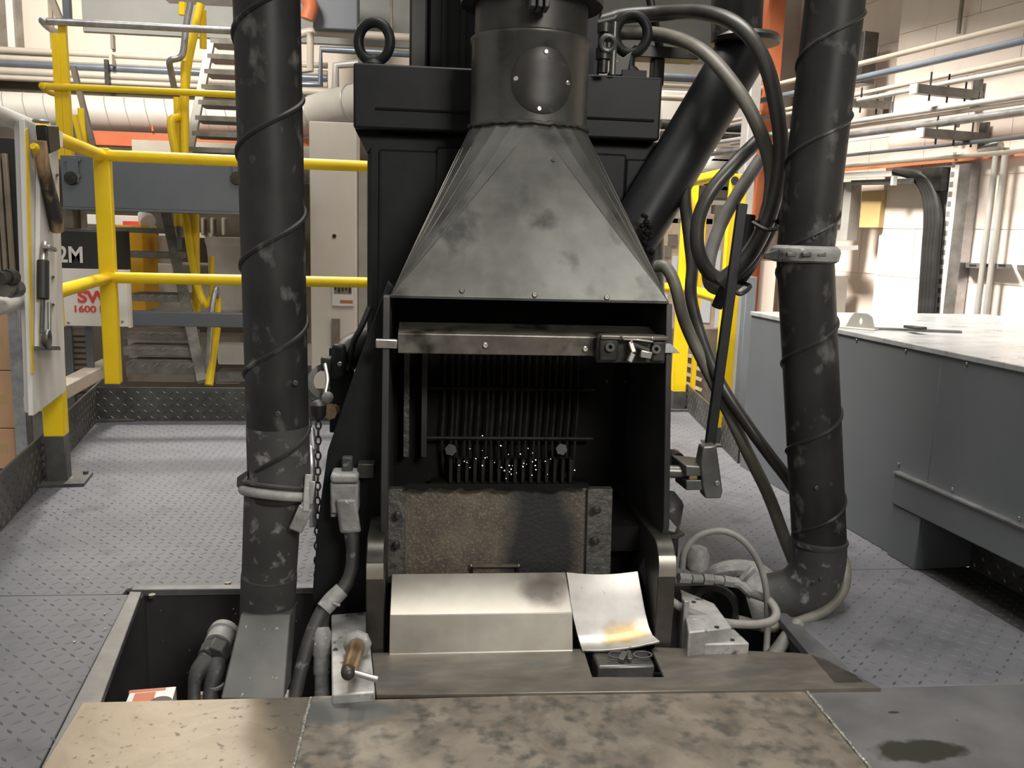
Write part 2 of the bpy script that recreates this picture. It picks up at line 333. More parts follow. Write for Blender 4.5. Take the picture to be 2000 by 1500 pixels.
# ================================================================== SETTING: floor, pit, walls
XL, XR = -0.605, 0.775            # pit
YB, YF = 1.90, 1.43
def slab(mb, poly, z0, z1): return mb.prism([Vector((x, y, z0)) for x, y in poly], (0, 0, z1-z0))
kA = PZ(0, 1040); kB = PZ(200, 812); kB2 = PZ(190, 822); kR = PZ(700, 821)
kd = (kB-kA).normalized(); kin = Vector((kd.y, -kd.x, 0))                 # along the left edge of the platform; into the platform
cA = PZ(1480, 930); cD = PZ(2000, 1235); cd_ = (cD-cA).normalized(); cn = Vector((-cd_.y, cd_.x, 0))   # cabinet foot line, towards the viewer
fA = PZ(1345, 800); fB = PZ(1412, 880)
fl = thing('floor', 'grey tread plate platform floor around the pit', 'floor', (0, 2, 0)); del fl['category']; struct(fl)
def kxat(y): return kA.x+(y-kA.y)*kd.x/kd.y
def plate(poly, skip=None, tread=True):
    mb = MB(); slab(mb, poly, -.012, -.0005); o = mb.build('floor_plate', m_floor, fl, bevel=.0015, seg=1)
    if tread:
        xs = [p[0] for p in poly]; ys = [p[1] for p in poly]
        def ins(c):
            r = False; n = len(poly)
            for i in range(n):
                x0, y0 = poly[i]; x1, y1 = poly[(i+1) % n]
                if (y0 > c.y) != (y1 > c.y) and c.x < (x1-x0)*(c.y-y0)/(y1-y0)+x0: r = not r
            return r
        z = lozenges(MB(), (min(xs), min(ys), -.0005), (1, 0, 0), (0, 1, 0), (0, 0, 1), max(xs)-min(xs), max(ys)-min(ys), ins).build('tread_pattern', m_tread, o, smooth=0)
        z['kind'] = 'stuff'
YS = 1.885
plate([(-1.35, .7), (-.50, .7), (-.635, YS), (kxat(YS)-.05, YS)])
plate([(kxat(YS+.003)-.02, YS+.003), (-.65, YS+.003), (-.65, YB+.02), (.2, YB+.02), (.2, 3.80), (kxat(3.8)-.02, 3.80)])
plate([(.203, YB+.02), (.80, YB+.02), (.80, 1.985), (1.40, 1.985), (1.28, 4.4), (.203, 4.4)])
plate([(.80, 1.417), (1.6, 1.417), (1.6, 1.982), (.80, 1.982)])
under = MB().lohi((-1.5, .4, -.50), (1.9, 4.6, -.48)).build('floor_slab', m_pit); under['kind'] = 'structure'; under.name = 'trim_1'
fr = MB().lohi((-4.5, -4, -.10), (4.5, .94, -.02)).build('floor_front', m_platerough := M('floor_front_grey', (.14, .14, .14), .7), bevel=0); fr['kind'] = 'structure'; fr.name = 'trim_8'
wf = MB().lohi((-4.5, -4.1, -.1), (4.5, -4, 4.5)).build('wall_front', m_wallB); struct(wf)
# pit box
pit = thing('floor_pit', 'dark steel lined pit', 'pit', (0, 1.6, -.45)); del pit['category']; struct(pit); pit.name = 'trim_2'
MB().lohi((XL-.015, 1.0, -.45), (XL, YB+.012, -.003)).build('pit_wall', m_pit, pit)
MB().lohi((XR, 1.2, -.45), (XR+.015, YB, -.003)).build('pit_wall', m_pit, pit)
MB().lohi((XL, YB, -.45), (XR, YB+.012, -.003)).build('pit_wall', m_pit, pit)
MB().lohi((XL-.01, 1.0, -.46), (XR+.01, YB, -.45)).build('pit_floor', m_pit, pit)
ra, rb, rc_, rd_ = PZ(80, 1500), PZ(150, 1500), PZ(277, 1159), PZ(254, 1158)
MB().hexa([p+Vector((0, 0, -.012)) for p in (ra, rb, rc_, rd_)]+[p+Vector((0, 0, h)) for p, h in ((ra, .001), (rb, .001), (rc_, .004), (rd_, .004))]).build('pit_rim', m_rim, pit, bevel=.0015)
MB().lohi((XL-.03, YB-.005, -.01), (-.2, YB+.02, .006)).build('pit_rim', m_rim, pit, bevel=.002)
MB().hexa([Vector((.765, 1.42, -.01)), Vector((.825, 1.42, -.01)), Vector((.80, 1.75, -.01)), Vector((.775, 1.75, -.01)),
           Vector((.765, 1.42, .008)), Vector((.825, 1.42, .008)), Vector((.80, 1.75, .008)), Vector((.775, 1.75, .008))]).build('pit_rim', m_rim, pit, bevel=.002)
for q in ((297, 1166), (445, 1142)):
    bolt(MB(), PZ(*q), (0, 0, 1), .008, .006, True).build('bolt', m_gun, pit)

# kick plates round the platform
def kick(name, a, b, h, inn, lab):
    a = Vector(a); b = Vector(b); d = (b-a).normalized(); L = (b-a).length; inn = Vector(inn)
    o = MB().hexa([a-inn*.008, a, b, b-inn*.008, a-inn*.008+Vector((0, 0, h)), a+Vector((0, 0, h)), b+Vector((0, 0, h)), b-inn*.008+Vector((0, 0, h))]).build(name, m_kick, bevel=.001, seg=1)
    o['label'] = lab; struct(o)
    z = lozenges(MB(), a, d, (0, 0, 1), inn, L, h-.005, None, .026, .011, .0034, .002).build('tread_pattern', m_kicktread, thing_like(o), smooth=0); z['kind'] = 'stuff'
    return o
def thing_like(o): return o
kick('baseboard_left', kA-kd*1.2, kB+kd*.02, .148, kin, 'dark tread plate kick board along the left edge of the platform')
kick('baseboard_back', PZ(188, 822), PZ(760, 822), .14, (0, -1, 0), 'dark tread plate kick board behind the corner post')
kick('baseboard_right', PZ(1338, 815)+Vector((.06, .2, 0)), PZ(1440, 905), .12, (-1, -.05, 0), 'dark tread plate kick board under the fence beside the cabinet')

# back wall
wb = MB().lohi((-7, 7.1, -2.0), (4.6, 7.3, 5)).build('wall_back', m_wallB); struct(wb)
gl = MB().lohi((PY(158, 40, 7.05).x, 7.08, PY(300, 66, 7.05).z), (4.4, 7.1, 5)).build('trim_3', m_cladding); struct(gl)
dg_ = MB().lohi((-7, 6.9, -2), (.2, 7.1, PY(200, 168, 6.95).z)).build('trim_4', m_darkgap); struct(dg_)
# window-like openings at the top left corner
wn = thing('window_1', 'brown framed opening high in the back wall', 'window', tuple(PY(40, 60, 7.08))); del wn['category']; struct(wn)
a = PY(-60, 12, 7.06); b = PY(56, 98, 7.06)
MB().lohi((a.x, 7.03, b.z), (b.x, 7.11, b.z+1.2)).build('pane', m_brownmid, wn)
for q in (30, 62): MB().lohi((PY(q, 90, 7.05).x-.025, 6.99, b.z), (PY(q, 90, 7.05).x+.025, 7.04, b.z+1.2)).build('window_frame', m_signwhite if q == 30 else m_wallB, wn)
gp = MB().lohi((PY(64, 90, 7).x, 6.98, b.z), (PY(100, 90, 7).x, 7.05, b.z+1.2)); struct(gp.build('trim_5', m_wallB))

# right wall, built of painted blocks
wdv = Vector((-.232, .973, 0)).normalized(); wnm = Vector((-wdv.y, wdv.x, 0))          # along the wall away, into the room
wp = Vector((2.30, 3.2, 0))
def WR(x, y, off=0): return PP(x, y, wp+wnm*off, wnm)
def wpt(t, z, off=0): return wp+wdv*t+wnm*off+Vector((0, 0, z))
wr = thing('wall_right', 'cream painted block wall', 'wall', tuple(wpt(0, -1))); del wr['category']; struct(wr)
tst = (WR(1738, 250)-wp).dot(wdv); TEND = 1.62
for t0_, t1_, o_ in ((-2, tst, 0), (tst, TEND, -.09)):
    MB().hexa([wpt(t0_, -1.5, -.25), wpt(t1_, -1.5, -.25), wpt(t1_, -1.5, o_-.004), wpt(t0_, -1.5, o_-.004), wpt(t0_, 4, -.25), wpt(t1_, 4, -.25), wpt(t1_, 4, o_-.004), wpt(t0_, 4, o_-.004)]).build('mortar_backing', m_mortar, wr)
BW, BH = .44, .215
bm0 = None; r_ = random.Random(3)
for row in range(-1, 14):
    for i in range(-3, 7):
        t = tst+i*BW+(BW/2 if row % 2 else 0); z = row*BH+.02; e = r_.uniform(-.001, .001)
        if t > TEND-BW or tst-BW+.01 < t < tst-.01: continue
        if t >= tst-.01: e -= .09
        if bm0 is None:
            base = Vector(wr['_at']); c = wpt(0, 0)
            bm0 = MB().hexa([wpt(.0015, .0015, -.01), wpt(BW-.0015, .0015, -.01), wpt(BW-.0015, .0015, 0), wpt(.0015, .0015, 0), wpt(.0015, BH-.0015, -.01), wpt(BW-.0015, BH-.0015, -.01), wpt(BW-.0015, BH-.0015, 0), wpt(.0015, BH-.0015, 0)]).build('block', m_wallR, wr)
            b0 = bm0
        else:
            b0 = bm0.copy(); COL.objects.link(b0); b0.parent = wr
        b0.location = wdv*t+wnm*e+Vector((0, 0, z))
hb0 = None
for row in range(-1, 14, 2):
    me = None
    if hb0 is None:
        hb0 = MB().hexa([wpt(.0015, .0015, -.01), wpt(BW/2-.0015, .0015, -.01), wpt(BW/2-.0015, .0015, 0), wpt(.0015, .0015, 0), wpt(.0015, BH-.0015, -.01), wpt(BW/2-.0015, BH-.0015, -.01), wpt(BW/2-.0015, BH-.0015, 0), wpt(.0015, BH-.0015, 0)]).build('half_block', m_wallR, wr); h_ = hb0
    else:
        h_ = hb0.copy(); COL.objects.link(h_); h_.parent = wr
    h_.location = wdv*(tst-BW/2)+Vector((0, 0, row*BH+.02))
    h2_ = hb0.copy(); COL.objects.link(h2_); h2_.parent = wr; h2_.location = wdv*tst+wnm*-.09+Vector((0, 0, row*BH+.02))
gd = thing('shade_deck', 'added steel deck out of view, shading the top of the right wall', 'shade_deck', tuple(wpt(.3, 2.3, .4))); del gd['category']; struct(gd); gd.name = 'added_shade_deck'  # unseen slab added to keep lamp light off the upper right wall
g_ = [Vector((1.42, 1.6, 2.3)), Vector((2.75, 1.6, 2.3)), wpt(1.45, 2.3, 0), Vector((1.42, 4.45, 2.3))]
MB().hexa(g_+[p+Vector((0, 0, .06)) for p in g_]).build('shade_slab', m_treadgrey, gd)
# pillar behind the left pipe
pl = thing('pillar', 'cream painted concrete pillar behind the left pipe', 'pillar', (-.55, 5.3, -.9)); struct(pl); del pl['category']; pl.name = 'trim_7'
x0 = PY(606, 500, 5.2).x; x1 = PY(696, 500, 5.2).x
MB().lohi((x0, 5.2, -.9), (x1, 5.5, PY(650, 238, 5.2).z)).build('pillar_shaft', m_pillar, pl, bevel=.006)
bolt(MB(), PY(653, 461, 5.2), (0, -1, 0), .012, .01).build('anchor_bolt', m_dark, pl)
MB().lohi(tuple(PY(648, 622, 5.2)), tuple(PY(664, 680, 5.19)-Vector((0, .012, 0)))).build('recess_strip', m_brownmid, pl)
MB().lohi((x1+.004, 5.3, -.9), (x1+.05, 5.45, PY(700, 330, 5.3).z)).build('conduit', m_pipegrey, pl)
ntc = thing('notice', 'small printed notice taped to the cream pillar', 'notice', tuple(PY(670, 600, 5.19)))
MB().lohi(tuple(PY(649, 549, 5.194)), tuple(PY(691, 598, 5.186))).build('sheet', m_signwhite, ntc)
MB().lohi(tuple(PY(652, 553, 5.184)), tuple(PY(687, 574, 5.183))).build('picture', m_brownmid, ntc)
MB().lohi(tuple(PY(664, 586, 5.184)), tuple(PY(689, 592, 5.183))).build('line', m_orange, ntc)
for k in range(5):
    MB().lohi(tuple(PY(653+k*7, 551+(k % 2)*3, 5.182)), tuple(PY(657+k*7, 566+(k*5) % 7, 5.181))).build('picture_detail', m_signblack, ntc)

# ================================================================== COVER PLATES IN THE FOREGROUND
def polyplate(poly, z0, z1, mat, name, label, bevel=.0012):
    return tag(slab(MB(), poly, z0, z1).build(name, mat, bevel=bevel, seg=1), label, 'steel plate')
sp_ = PZ(1795, 1468)
patch(m_plateright, (sp_.x-1.155, sp_.y-1.1815, .011), .075, .030, (.040, .041, .032), 30, .5, .14)
patch(m_plateright, (sp_.x-1.155+.02, sp_.y-1.1815+.115, .011), .010, .004, (.05, .05, .045), 60, .5, .2)
patch(m_platemid, (-.40, .19, 0), .13, .035, (.13, .135, .13), 14, .5, .2)
polyplate([(-.540, .95), (-.188, .95), (-.188, 1.428), (-.566, 1.428)], -.006, .003, m_plateleft, 'cover_plate', 'shiny steel cover plate with warm glare, left of the weld seam')
polyplate([(-.183, .95), (.702, .95), (.702, 1.414), (-.092, 1.414), (-.092, 1.43), (-.183, 1.43)], -.008, .003, m_platemid, 'cover_plate', 'wide brown mottled steel cover plate in front of the tray')
polyplate([(.710, .95), (1.6, .95), (1.6, 1.413), (.710, 1.413)], -.010, .001, m_plateright, 'cover_plate', 'smooth grey cover plate with a black oil stain')
nA, nB, nC, nD = PZ(1140, 1268, .008), PZ(1157, 1322, .008), PZ(1297, 1322, .008), PZ(1272, 1268, .008)
ue = [PZ(735, 1357, .008), PZ(1722, 1344, .008), PZ(1660, 1312, .008), PZ(1610, 1286, .008), PZ(1580, 1277, .008), PZ(1555, 1274.5, .008)]
polyplate([(p.x, p.y) for p in [ue[0], ue[1], ue[2], ue[3], ue[4], ue[5], Vector((nD.x+.01, 1.575, 0)), nD, nC, nB, nA, Vector((nA.x-.01, 1.575, 0)), Vector((-.088, 1.575, 0))]], .0, .008, m_plateup, 'cover_plate', 'thin olive brown upper cover plate with a notch below the chute', .001)
wr_ = random.Random(5)
def weld(p, q, label):
    mb = MB(); p = Vector(p); q = Vector(q); L = (q-p).length; n = int(L/.006)
    pts = [p.lerp(q, i/n)+Vector((wr_.uniform(-.0008, .0008), 0, 0)) for i in range(n+1)]
    mb.tube(pts, [.0032+.0008*(i % 2) for i in range(n+1)], 8, smooth=False)
    return tag(mb.build('weld_seam', m_weld), label, 'weld seam')
weld((-.1855, .96, .001), (-.1855, 1.425, .001), 'raised weld bead between the shiny plate and the brown plate')
weld((.706, .96, .0015), (.706, 1.412, .0015), 'raised weld bead between the brown plate and the stained grey plate')

# ================================================================== MACHINE TOWER
mt_ = thing('press_tower', 'black steel tower block with lifting eyes behind the hood', 'machine', (.2, 2.4, -.3))
MB().lohi((-.166, 2.15, 1.042), (.572, 2.62, 1.19)).build('cap_block', m_black, mt_, bevel=.006)
MB().lohi((-.115, 2.146, 1.086), (.555, 2.152, 1.091)).build('cap_groove', m_soot, mt_)
MB().lohi((-.137, 2.20, -.30), (.595, 2.60, 1.045)).build('column', m_black, mt_, bevel=.012)
MB().prism([Vector((-.166, 2.2, 1.045)), Vector((-.137, 2.2, .99)), Vector((-.10, 2.2, 1.045))], (0, .35, 0)).build('gusset', m_black, mt_)
# inset panel on the front face: a frame proud of the face
pa, pb = PY(738, 300, 2.19), PY(735, 760, 2.19)
MB().lohi((-.108, 2.188, .30), (.055, 2.201, 1.0)).build('front_panel', m_black, mt_, bevel=.006)
MB().lohi((.50, 2.188, .30), (.575, 2.201, 1.0)).build('front_panel', m_black, mt_, bevel=.006)
MB().lohi((.03, 2.18, .30), (.5, 2.2, 1.01)).build('front_panel', m_black, mt_, bevel=.006)
def eyebolt(c, base_z):
    c = Vector(c); e = MB()
    e.torus(c, (0.25, 1, .0), .040, .0125, 32, 12, .98, 1.12, up=(1, 0, 0))
    e.cyl((c.x, c.y, base_z+.012), (c.x, c.y, c.z-.038), .013, 16, .011)
    e.lathe((c.x, c.y, base_z), (0, 0, 1), [(0, .026), (.012, .026), (.022, .016)], 20)
    e.build('eye_bolt', m_black, mt_)
eyebolt((PY(731, 82, 2.22).x, 2.22, PY(731, 82, 2.22).z), 1.188)
p = PY(1250, 66, 2.12)
MB().lohi((p.x-.03, 2.155, 1.185), (p.x+.03, 2.26, 1.205)).build('cap_pad', m_black, mt_)
eyebolt((p.x, 2.21, PY(1250, 68, 2.21).z), 1.2)
bx = PY(800, 60, 2.28); bx2 = PY(835, 60, 2.28); bx3 = PY(1175, 60, 2.28)
MB().lohi((bx2.x, 2.28, 1.19), (bx3.x, 2.56, 1.9)).build('top_housing', m_black, mt_, bevel=.008)
MB().lohi((bx.x, 2.26, 1.19), (bx2.x, 2.5, 1.9)).build('housing_flange', m_brownmid if False else m_neck, mt_, bevel=.006)
for q in (868, 905): MB().lohi((PY(q, 50, 2.27).x-.006, 2.27, 1.2), (PY(q, 50, 2.27).x+.006, 2.285, 1.9)).build('housing_rib', m_black, mt_)
# ================================================================== HOOD
hd = thing('fume_hood', 'sooty sheet metal hood tapering up to a round neck', 'fume hood', (.22, 1.95, .68))
nc = Vector((.229, 1.985, 0)); nr = .1285
hx0, hx1, hy0, hy1, hz = -.062, .494, 1.715, 2.16, .682
zt = 1.035
def hood_mesh():
    mb = MB(); K = 5; cor = [Vector((hx1, hy0, hz)), Vector((hx1, hy1, hz)), Vector((hx0, hy1, hz)), Vector((hx0, hy0, hz))]
    arc = lambda a: Vector((nc.x+nr*math.cos(a), nc.y+nr*math.sin(a), zt))
    st = [-math.pi/2, 0, math.pi/2, math.pi]
    vs = list(cor); rings = []
    for q in range(4):
        r = []
        for i in range(K+1):
            r.append(len(vs)); vs.append(arc(st[q]+math.pi/2*i/K))
        rings.append(r)
    fs = []
    for q in range(4):
        fs += [(q, rings[q][i+1], rings[q][i]) for i in range(K)]
        fs.append((q, (q+1) % 4, rings[(q+1) % 4][0]))
    mb.add(vs, fs); return mb
o = hood_mesh().build('hood_transition', m_hood, hd, smooth=0)
bmx = bmesh.new(); bmx.from_mesh(o.data); bmesh.ops.remove_doubles(bmx, verts=bmx.verts, dist=1e-5); bmesh.ops.recalc_face_normals(bmx, faces=bmx.faces); bmx.to_mesh(o.data); bmx.free()
md = o.modifiers.new('thick', 'SOLIDIFY'); md.thickness = .004; md.offset = -1
bv = o.modifiers.new('bevel', 'BEVEL'); bv.width = .004; bv.segments = 2; bv.limit_method = 'ANGLE'; bv.angle_limit = math.radians(4)
m_foldglint = M('fold_glint', (.075, .075, .068), .38, .7, (.17, .168, .152), 5)  # lighter strips along the folds, painted highlight streaks of the hood
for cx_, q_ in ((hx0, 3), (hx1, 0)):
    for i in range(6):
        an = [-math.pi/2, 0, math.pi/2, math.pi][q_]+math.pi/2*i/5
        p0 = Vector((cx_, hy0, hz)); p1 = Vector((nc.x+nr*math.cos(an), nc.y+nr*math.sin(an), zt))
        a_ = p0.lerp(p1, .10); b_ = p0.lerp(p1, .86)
        MB().tube([a_, p0.lerp(p1, .35), p0.lerp(p1, .65), b_], [.0003, .0011+.0007*(i in (1, 2, 3)), .0011+.0005*(i in (2, 3)), .0003], 6, sub=4).build('glint_strip', m_foldglint, hd)
MB().lathe((nc.x, nc.y, zt-.02), (0, 0, 1), [(0, nr), (.195, nr), (.2, nr+.003), (.206, nr+.003), (.21, nr-.002)], 64).build('neck', m_hood, hd)
r_ = random.Random(2); w = []
for i in range(81):
    a = 2*math.pi*i/80; w.append(Vector((nc.x+(nr+.001)*math.cos(a), nc.y+(nr+.001)*math.sin(a), zt+.001+r_.uniform(-.0025, .0025))))
MB().tube(w, [.005+r_.uniform(-.0015, .0025) for _ in w], 6, smooth=False, cap=False).build('weld_bead', m_neck, hd, smooth=60)
MB().lathe((nc.x, nc.y, zt+.17), (0, 0, 1), [(0, nr-.006), (.5, nr-.006)], 64).build('upper_neck', m_neck, hd)
# round inspection cover, bent to the neck
cz = PY(1061, 157, 1.858).z; ca = math.asin((PY(1061, 157, 1.858).x-nc.x)/nr)
def onneck(dx, dz, out=0): a = ca+dx/nr; return Vector((nc.x+(nr+out)*math.sin(a), nc.y-(nr+out)*math.cos(a), cz+dz))
vs = []; K = 40; cr_ = .0665
for rr_, of in ((cr_, 0), (cr_, .0022), (cr_-.002, .003), (cr_*.6, .003), (cr_*.2, .003)):
    vs += [onneck(rr_*math.cos(2*math.pi*i/K), rr_*math.sin(2*math.pi*i/K), of) for i in range(K)]
mb = MB(); mb.add(vs, [(j*K+i, j*K+(i+1) % K, (j+1)*K+(i+1) % K, (j+1)*K+i) for j in range(4) for i in range(K)]+[tuple(range(4*K, 5*K))])
cv = mb.build('inspection_cover', m_neck, hd)
for dx, dz in ((.003, .056), (-.056, .001), (.055, -.001), (-.007, -.057)):
    q = onneck(dx, dz, .003); bolt(MB(), q, q-Vector((nc.x, nc.y, q.z)), .0052, .004).build('screw', m_bright, cv)
q = onneck(.011, .047, .0034); MB().cyl(q, q+Vector((.0, -.0006, 0)), .004, 10).build('hole', m_rubber, cv)
q = onneck(.02, .10, -.004); MB().cyl(q, q+Vector((.0, -.004, 0)), .0045, 10).build('hole', m_rubber, hd)
# bottom row of screws and lip on the hood
fn = Vector((0, -(zt-hz), -(nc.y-nr-hy0))).normalized()
for q in ((902, 568), (1043, 576), (1183, 581)):
    pt = PY(*q, hy0+.012)
    t = (pt.z-hz)/(zt-hz); pt = Vector((pt.x, hy0+(nc.y-nr-hy0)*t, pt.z))
    bolt(MB(), pt, (0, -.93, .37), .0055, .005).build('screw', m_bar, hd)
pt = PY(1080, 313, 1.83); t = (pt.z-hz)/(zt-hz); pt = Vector((pt.x, hy0+(nc.y-nr-hy0)*t, pt.z)); MB().cyl(pt, pt+Vector((0, -.003, .001)), .004, 8).build('hole', m_rubber, hd)
MB().lohi((hx0, hy0-.001, hz-.004), (hx1, hy0+.02, hz+.002)).build('front_lip', m_hood, hd, bevel=.001)
# clamp flange at the very top
fz = PY(1190, 20, 1.95).z
fg = thing('neck_clamp', 'dark clamp ring with a bolt around the top of the hood neck', 'clamp', (nc.x, nc.y, fz-.01))
MB().ring((nc.x, nc.y, fz+.004), (nc.x, nc.y, fz+.028), nr+.026, nr-.005, 48).build('flange_ring', m_dark, fg, bevel=.002)
p = PY(1052, 8, 1.83)
for k in (-1, 0, 1): MB().lohi((p.x+k*.014-.005, p.y-.03, p.z-.012), (p.x+k*.014+.005, p.y+.02, p.z+.03)).build('clamp_ear', m_strip, fg, bevel=.002)
MB().cyl((p.x-.026, p.y-.016, p.z+.012), (p.x+.026, p.y-.016, p.z+.012), .005, 10).build('clamp_bolt', m_gun, fg)

# ================================================================== FURNACE MOUTH
mo = thing('furnace_mouth', 'soot black open furnace mouth between two steel side plates', 'furnace', (.21, 1.8, 0))
# flared gusset plate in front of the column
gp_ = [PY(758, 548, 1.775), PY(700, 705, 1.775), PY(640, 880, 1.775), PY(622, 1010, 1.775), PY(611, 1150, 1.775), PY(606, 1300, 1.775), PY(725, 1300, 1.775), PY(748, 950, 1.775), PY(768, 560, 1.775)]
MB().prism(gp_, (0, .014, 0)).build('flared_plate', m_black, mo, bevel=.002)
p = PY(716, 915, 1.76); MB().box((p.x, 1.755, p.z), (.034, .035, .03)).build('lug', m_dark, mo, bevel=.002)
MB().lohi((-.2, 1.80, -.42), (.47, 2.14, .16)).build('plinth', m_black, mo)
def yzplate(x0, x1, yz): return MB().prism([Vector((x0, y, z)) for y, z in yz], (x1-x0, 0, 0))
sl = yzplate(-.0755, -.0625, [(1.715, .680), (1.64, .27), (1.70, .10), (1.70, -.02), (2.0, -.02), (2.0, .68)]).build('side_plate', m_sootplate, mo, bevel=.0015)
yzplate(.490, .502, [(1.715, .678), (1.64, .235), (1.66, .19), (2.02, .17), (2.02, .678)]).build('side_plate', m_sootplate, mo, bevel=.0015)
MB().lohi((-.0625, 1.995, -.02), (.49, 2.01, .678)).build('back_wall', m_soot, mo)
MB().lohi((-.0625, 1.995, .665), (.49, 2.13, .678)).build('top_plate', m_soot, mo)
MB().lohi((-.0625, 1.73, .15), (.49, 2.0, .205)).build('mouth_floor', m_soot, mo)
g0 = PY(870, 700, 1.97); g1 = PY(1130, 700, 1.97); gz0 = PY(1000, 925, 1.97).z; gz1 = PY(1000, 690, 1.97).z
n = 20; r_ = random.Random(8)
for i in range(n):
    x = g0.x+(g1.x-g0.x)*i/(n-1); w = r_.uniform(-.003, .003)
    MB().tube([(x, 1.972, gz0), (x+w-.003, 1.968, gz0+.08), (x+w, 1.968, gz0+.16), (x, 1.972, gz1+.02)], .0035, 6, sub=4).build('grille_bar', m_dim, mo)
for q in (760, 856): MB().cyl((g0.x-.04, 1.962, PY(1000, q, 1.962).z), (g1.x+.04, 1.962, PY(1000, q, 1.962).z), .004, 8).build('grille_rod', m_dim, mo)
for i in range(16):
    x = g0.x+.015+(g1.x-g0.x-.03)*i/15
    MB().box((x, 1.94, gz0+.018), (.008, .03, .055))  .build('grate_tooth', m_dim, mo, bevel=.001)
MB().lohi((g0.x-.03, 1.935, gz0-.025), (g1.x+.03, 1.97, gz0-.01)).build('grate_sill', m_soot, mo)
for q in ((880, 878), (1095, 877)): bolt(MB(), PY(*q, 1.965), (0, -1, .2), .014, .014, True).build('bolt', m_dark, mo)
for q in ((795, 700), (830, 700)):   # liner edges on the left
    MB().lohi((PY(q[0], 700, 1.95).x-.006, 1.94, .3), (PY(q[0], 700, 1.95).x+.006, 1.99, .56)).build('liner_strip', m_strip if q[0] == 795 else m_sootplate, mo)
for q in (1185, 1250, 1222): bolt(MB(), PY(q, 745, 1.985), (0, -1, 0), .005, .005).build('rivet', m_dark, mo)
mb = MB(); r_ = random.Random(11)
for i in range(46):
    q = (r_.gauss(985, 55), r_.gauss(905, 22)); 
    if not 890 < q[0] < 1125 or q[1] > 936: continue
    mb.ball(PY(q[0], q[1], 1.918+r_.uniform(0, .008)), r_.uniform(.0012, .003), 6, 4)
z = mb.build('metal_splash', m_bright, mo); z['kind'] = 'stuff'
# lower back plate with side strips
lz1 = PY(970, 955, 1.72).z; lz0 = .095
def lower(xa, xb, y, mat, name, th=.012):
    a = PY(xa, 1040, y).x; b = PY(xb, 1040, y).x
    return MB().prism([Vector((a, y, lz0)), Vector((b, y, lz0)), Vector((b, y+.02, lz1)), Vector((a, y+.02, lz1))], (0, th, 0)).build(name, mat, mo, bevel=.0015)
lower(787, 1152, 1.712, m_rustplate, 'lower_plate')
lower(757, 791, 1.700, m_strip, 'edge_strip', .02)
lower(1148, 1197, 1.700, m_strip, 'edge_strip', .02)
patch(m_rustplate, (.045, 0, .10), .075, .3, (.024, .024, .025), 9, .45, .25)  # shadow painted into the lower plate's colour, in line with the tray's
for q in ((777, 1006), (774, 1064), (1165, 995), (1162, 1055)):
    c = PY(*q, 1.70); MB().lathe(c, (0, -1, .1), [(0, .0085), (.007, .0085), (.011, .004)], 12).build('bolt', m_dark, mo)
a = PY(922, 1104, 1.70); b = PY(1012, 1104, 1.70)
hb = MB(); hb.bar(a, b, .006, .006); hb.bar(a, a-Vector((0, -.012, .02)), .006, .006); hb.bar(b, b-Vector((0, -.012, .02)), .006, .006)
hb.build('pull_bar', m_bar, mo)
# ragged soot crust hanging along the top edge of the lower plate
r_ = random.Random(4); t_ = [PY(790+i*10, 952, 1.705) for i in range(37)]; 
pol = [p+Vector((0, 0, .006)) for p in t_]+[p-Vector((0, 0, max(0, .002+r_.uniform(-.002, .007)))) for p in reversed(t_)]
MB().prism(pol, (0, .008, 0)).build('soot_crust', m_soot, mo, smooth=0)
# cheek plates, rounded at the front
def cheek(x0, x1, ft, h, yb, mat):
    R = .055; pr = [(yb, -.10), (ft, -.10), (ft, h-R)]+[(ft+R-R*math.cos(t), h-R+R*math.sin(t)) for t in [math.pi/2*k/8 for k in range(1, 9)]]+[(yb, h+.0)]
    return yzplate(x0, x1, pr).build('cheek_plate', mat, mo, bevel=.002)
m_cheek = M('cheek_plate_steel', (.035, .033, .028), .4, .6, (.085, .08, .068), 9, bump=.05)
ckR = cheek(.468, .504, 1.583, .218, 1.99, m_cheek)
ckL = cheek(-.100, -.066, 1.583, .22, 1.76, m_cheek)
# worn bright bands on the cheek plates' front corners (the bare metal itself)
def band(x0, x1, ft, h, a0, a1, par):
    R = .055; pr = [(ft+R-(R+.0012)*math.cos(t), h-R+(R+.0012)*math.sin(t)) for t in [a0+(a1-a0)*k/6 for k in range(7)]]
    pr2 = [(ft+R-(R-.004)*math.cos(t), h-R+(R-.004)*math.sin(t)) for t in [a1+(a0-a1)*k/6 for k in range(7)]]
    yzplate(x0, x1, pr+pr2).build('worn_band', m_tray, par)
band(.469, .503, 1.583, .218, -.25, .55, ckR)
band(-.099, -.067, 1.583, .22, -.3, .35, ckL)
# inner liner beside the chute
MB().prism([PY(1247, 1110, 1.69), PY(1290, 1240, 1.60), PY(1290, 1180, 1.60), PY(1262, 1080, 1.69)], (.006, 0, 0)).build('cheek_liner', m_sootplate, mo, bevel=.001)

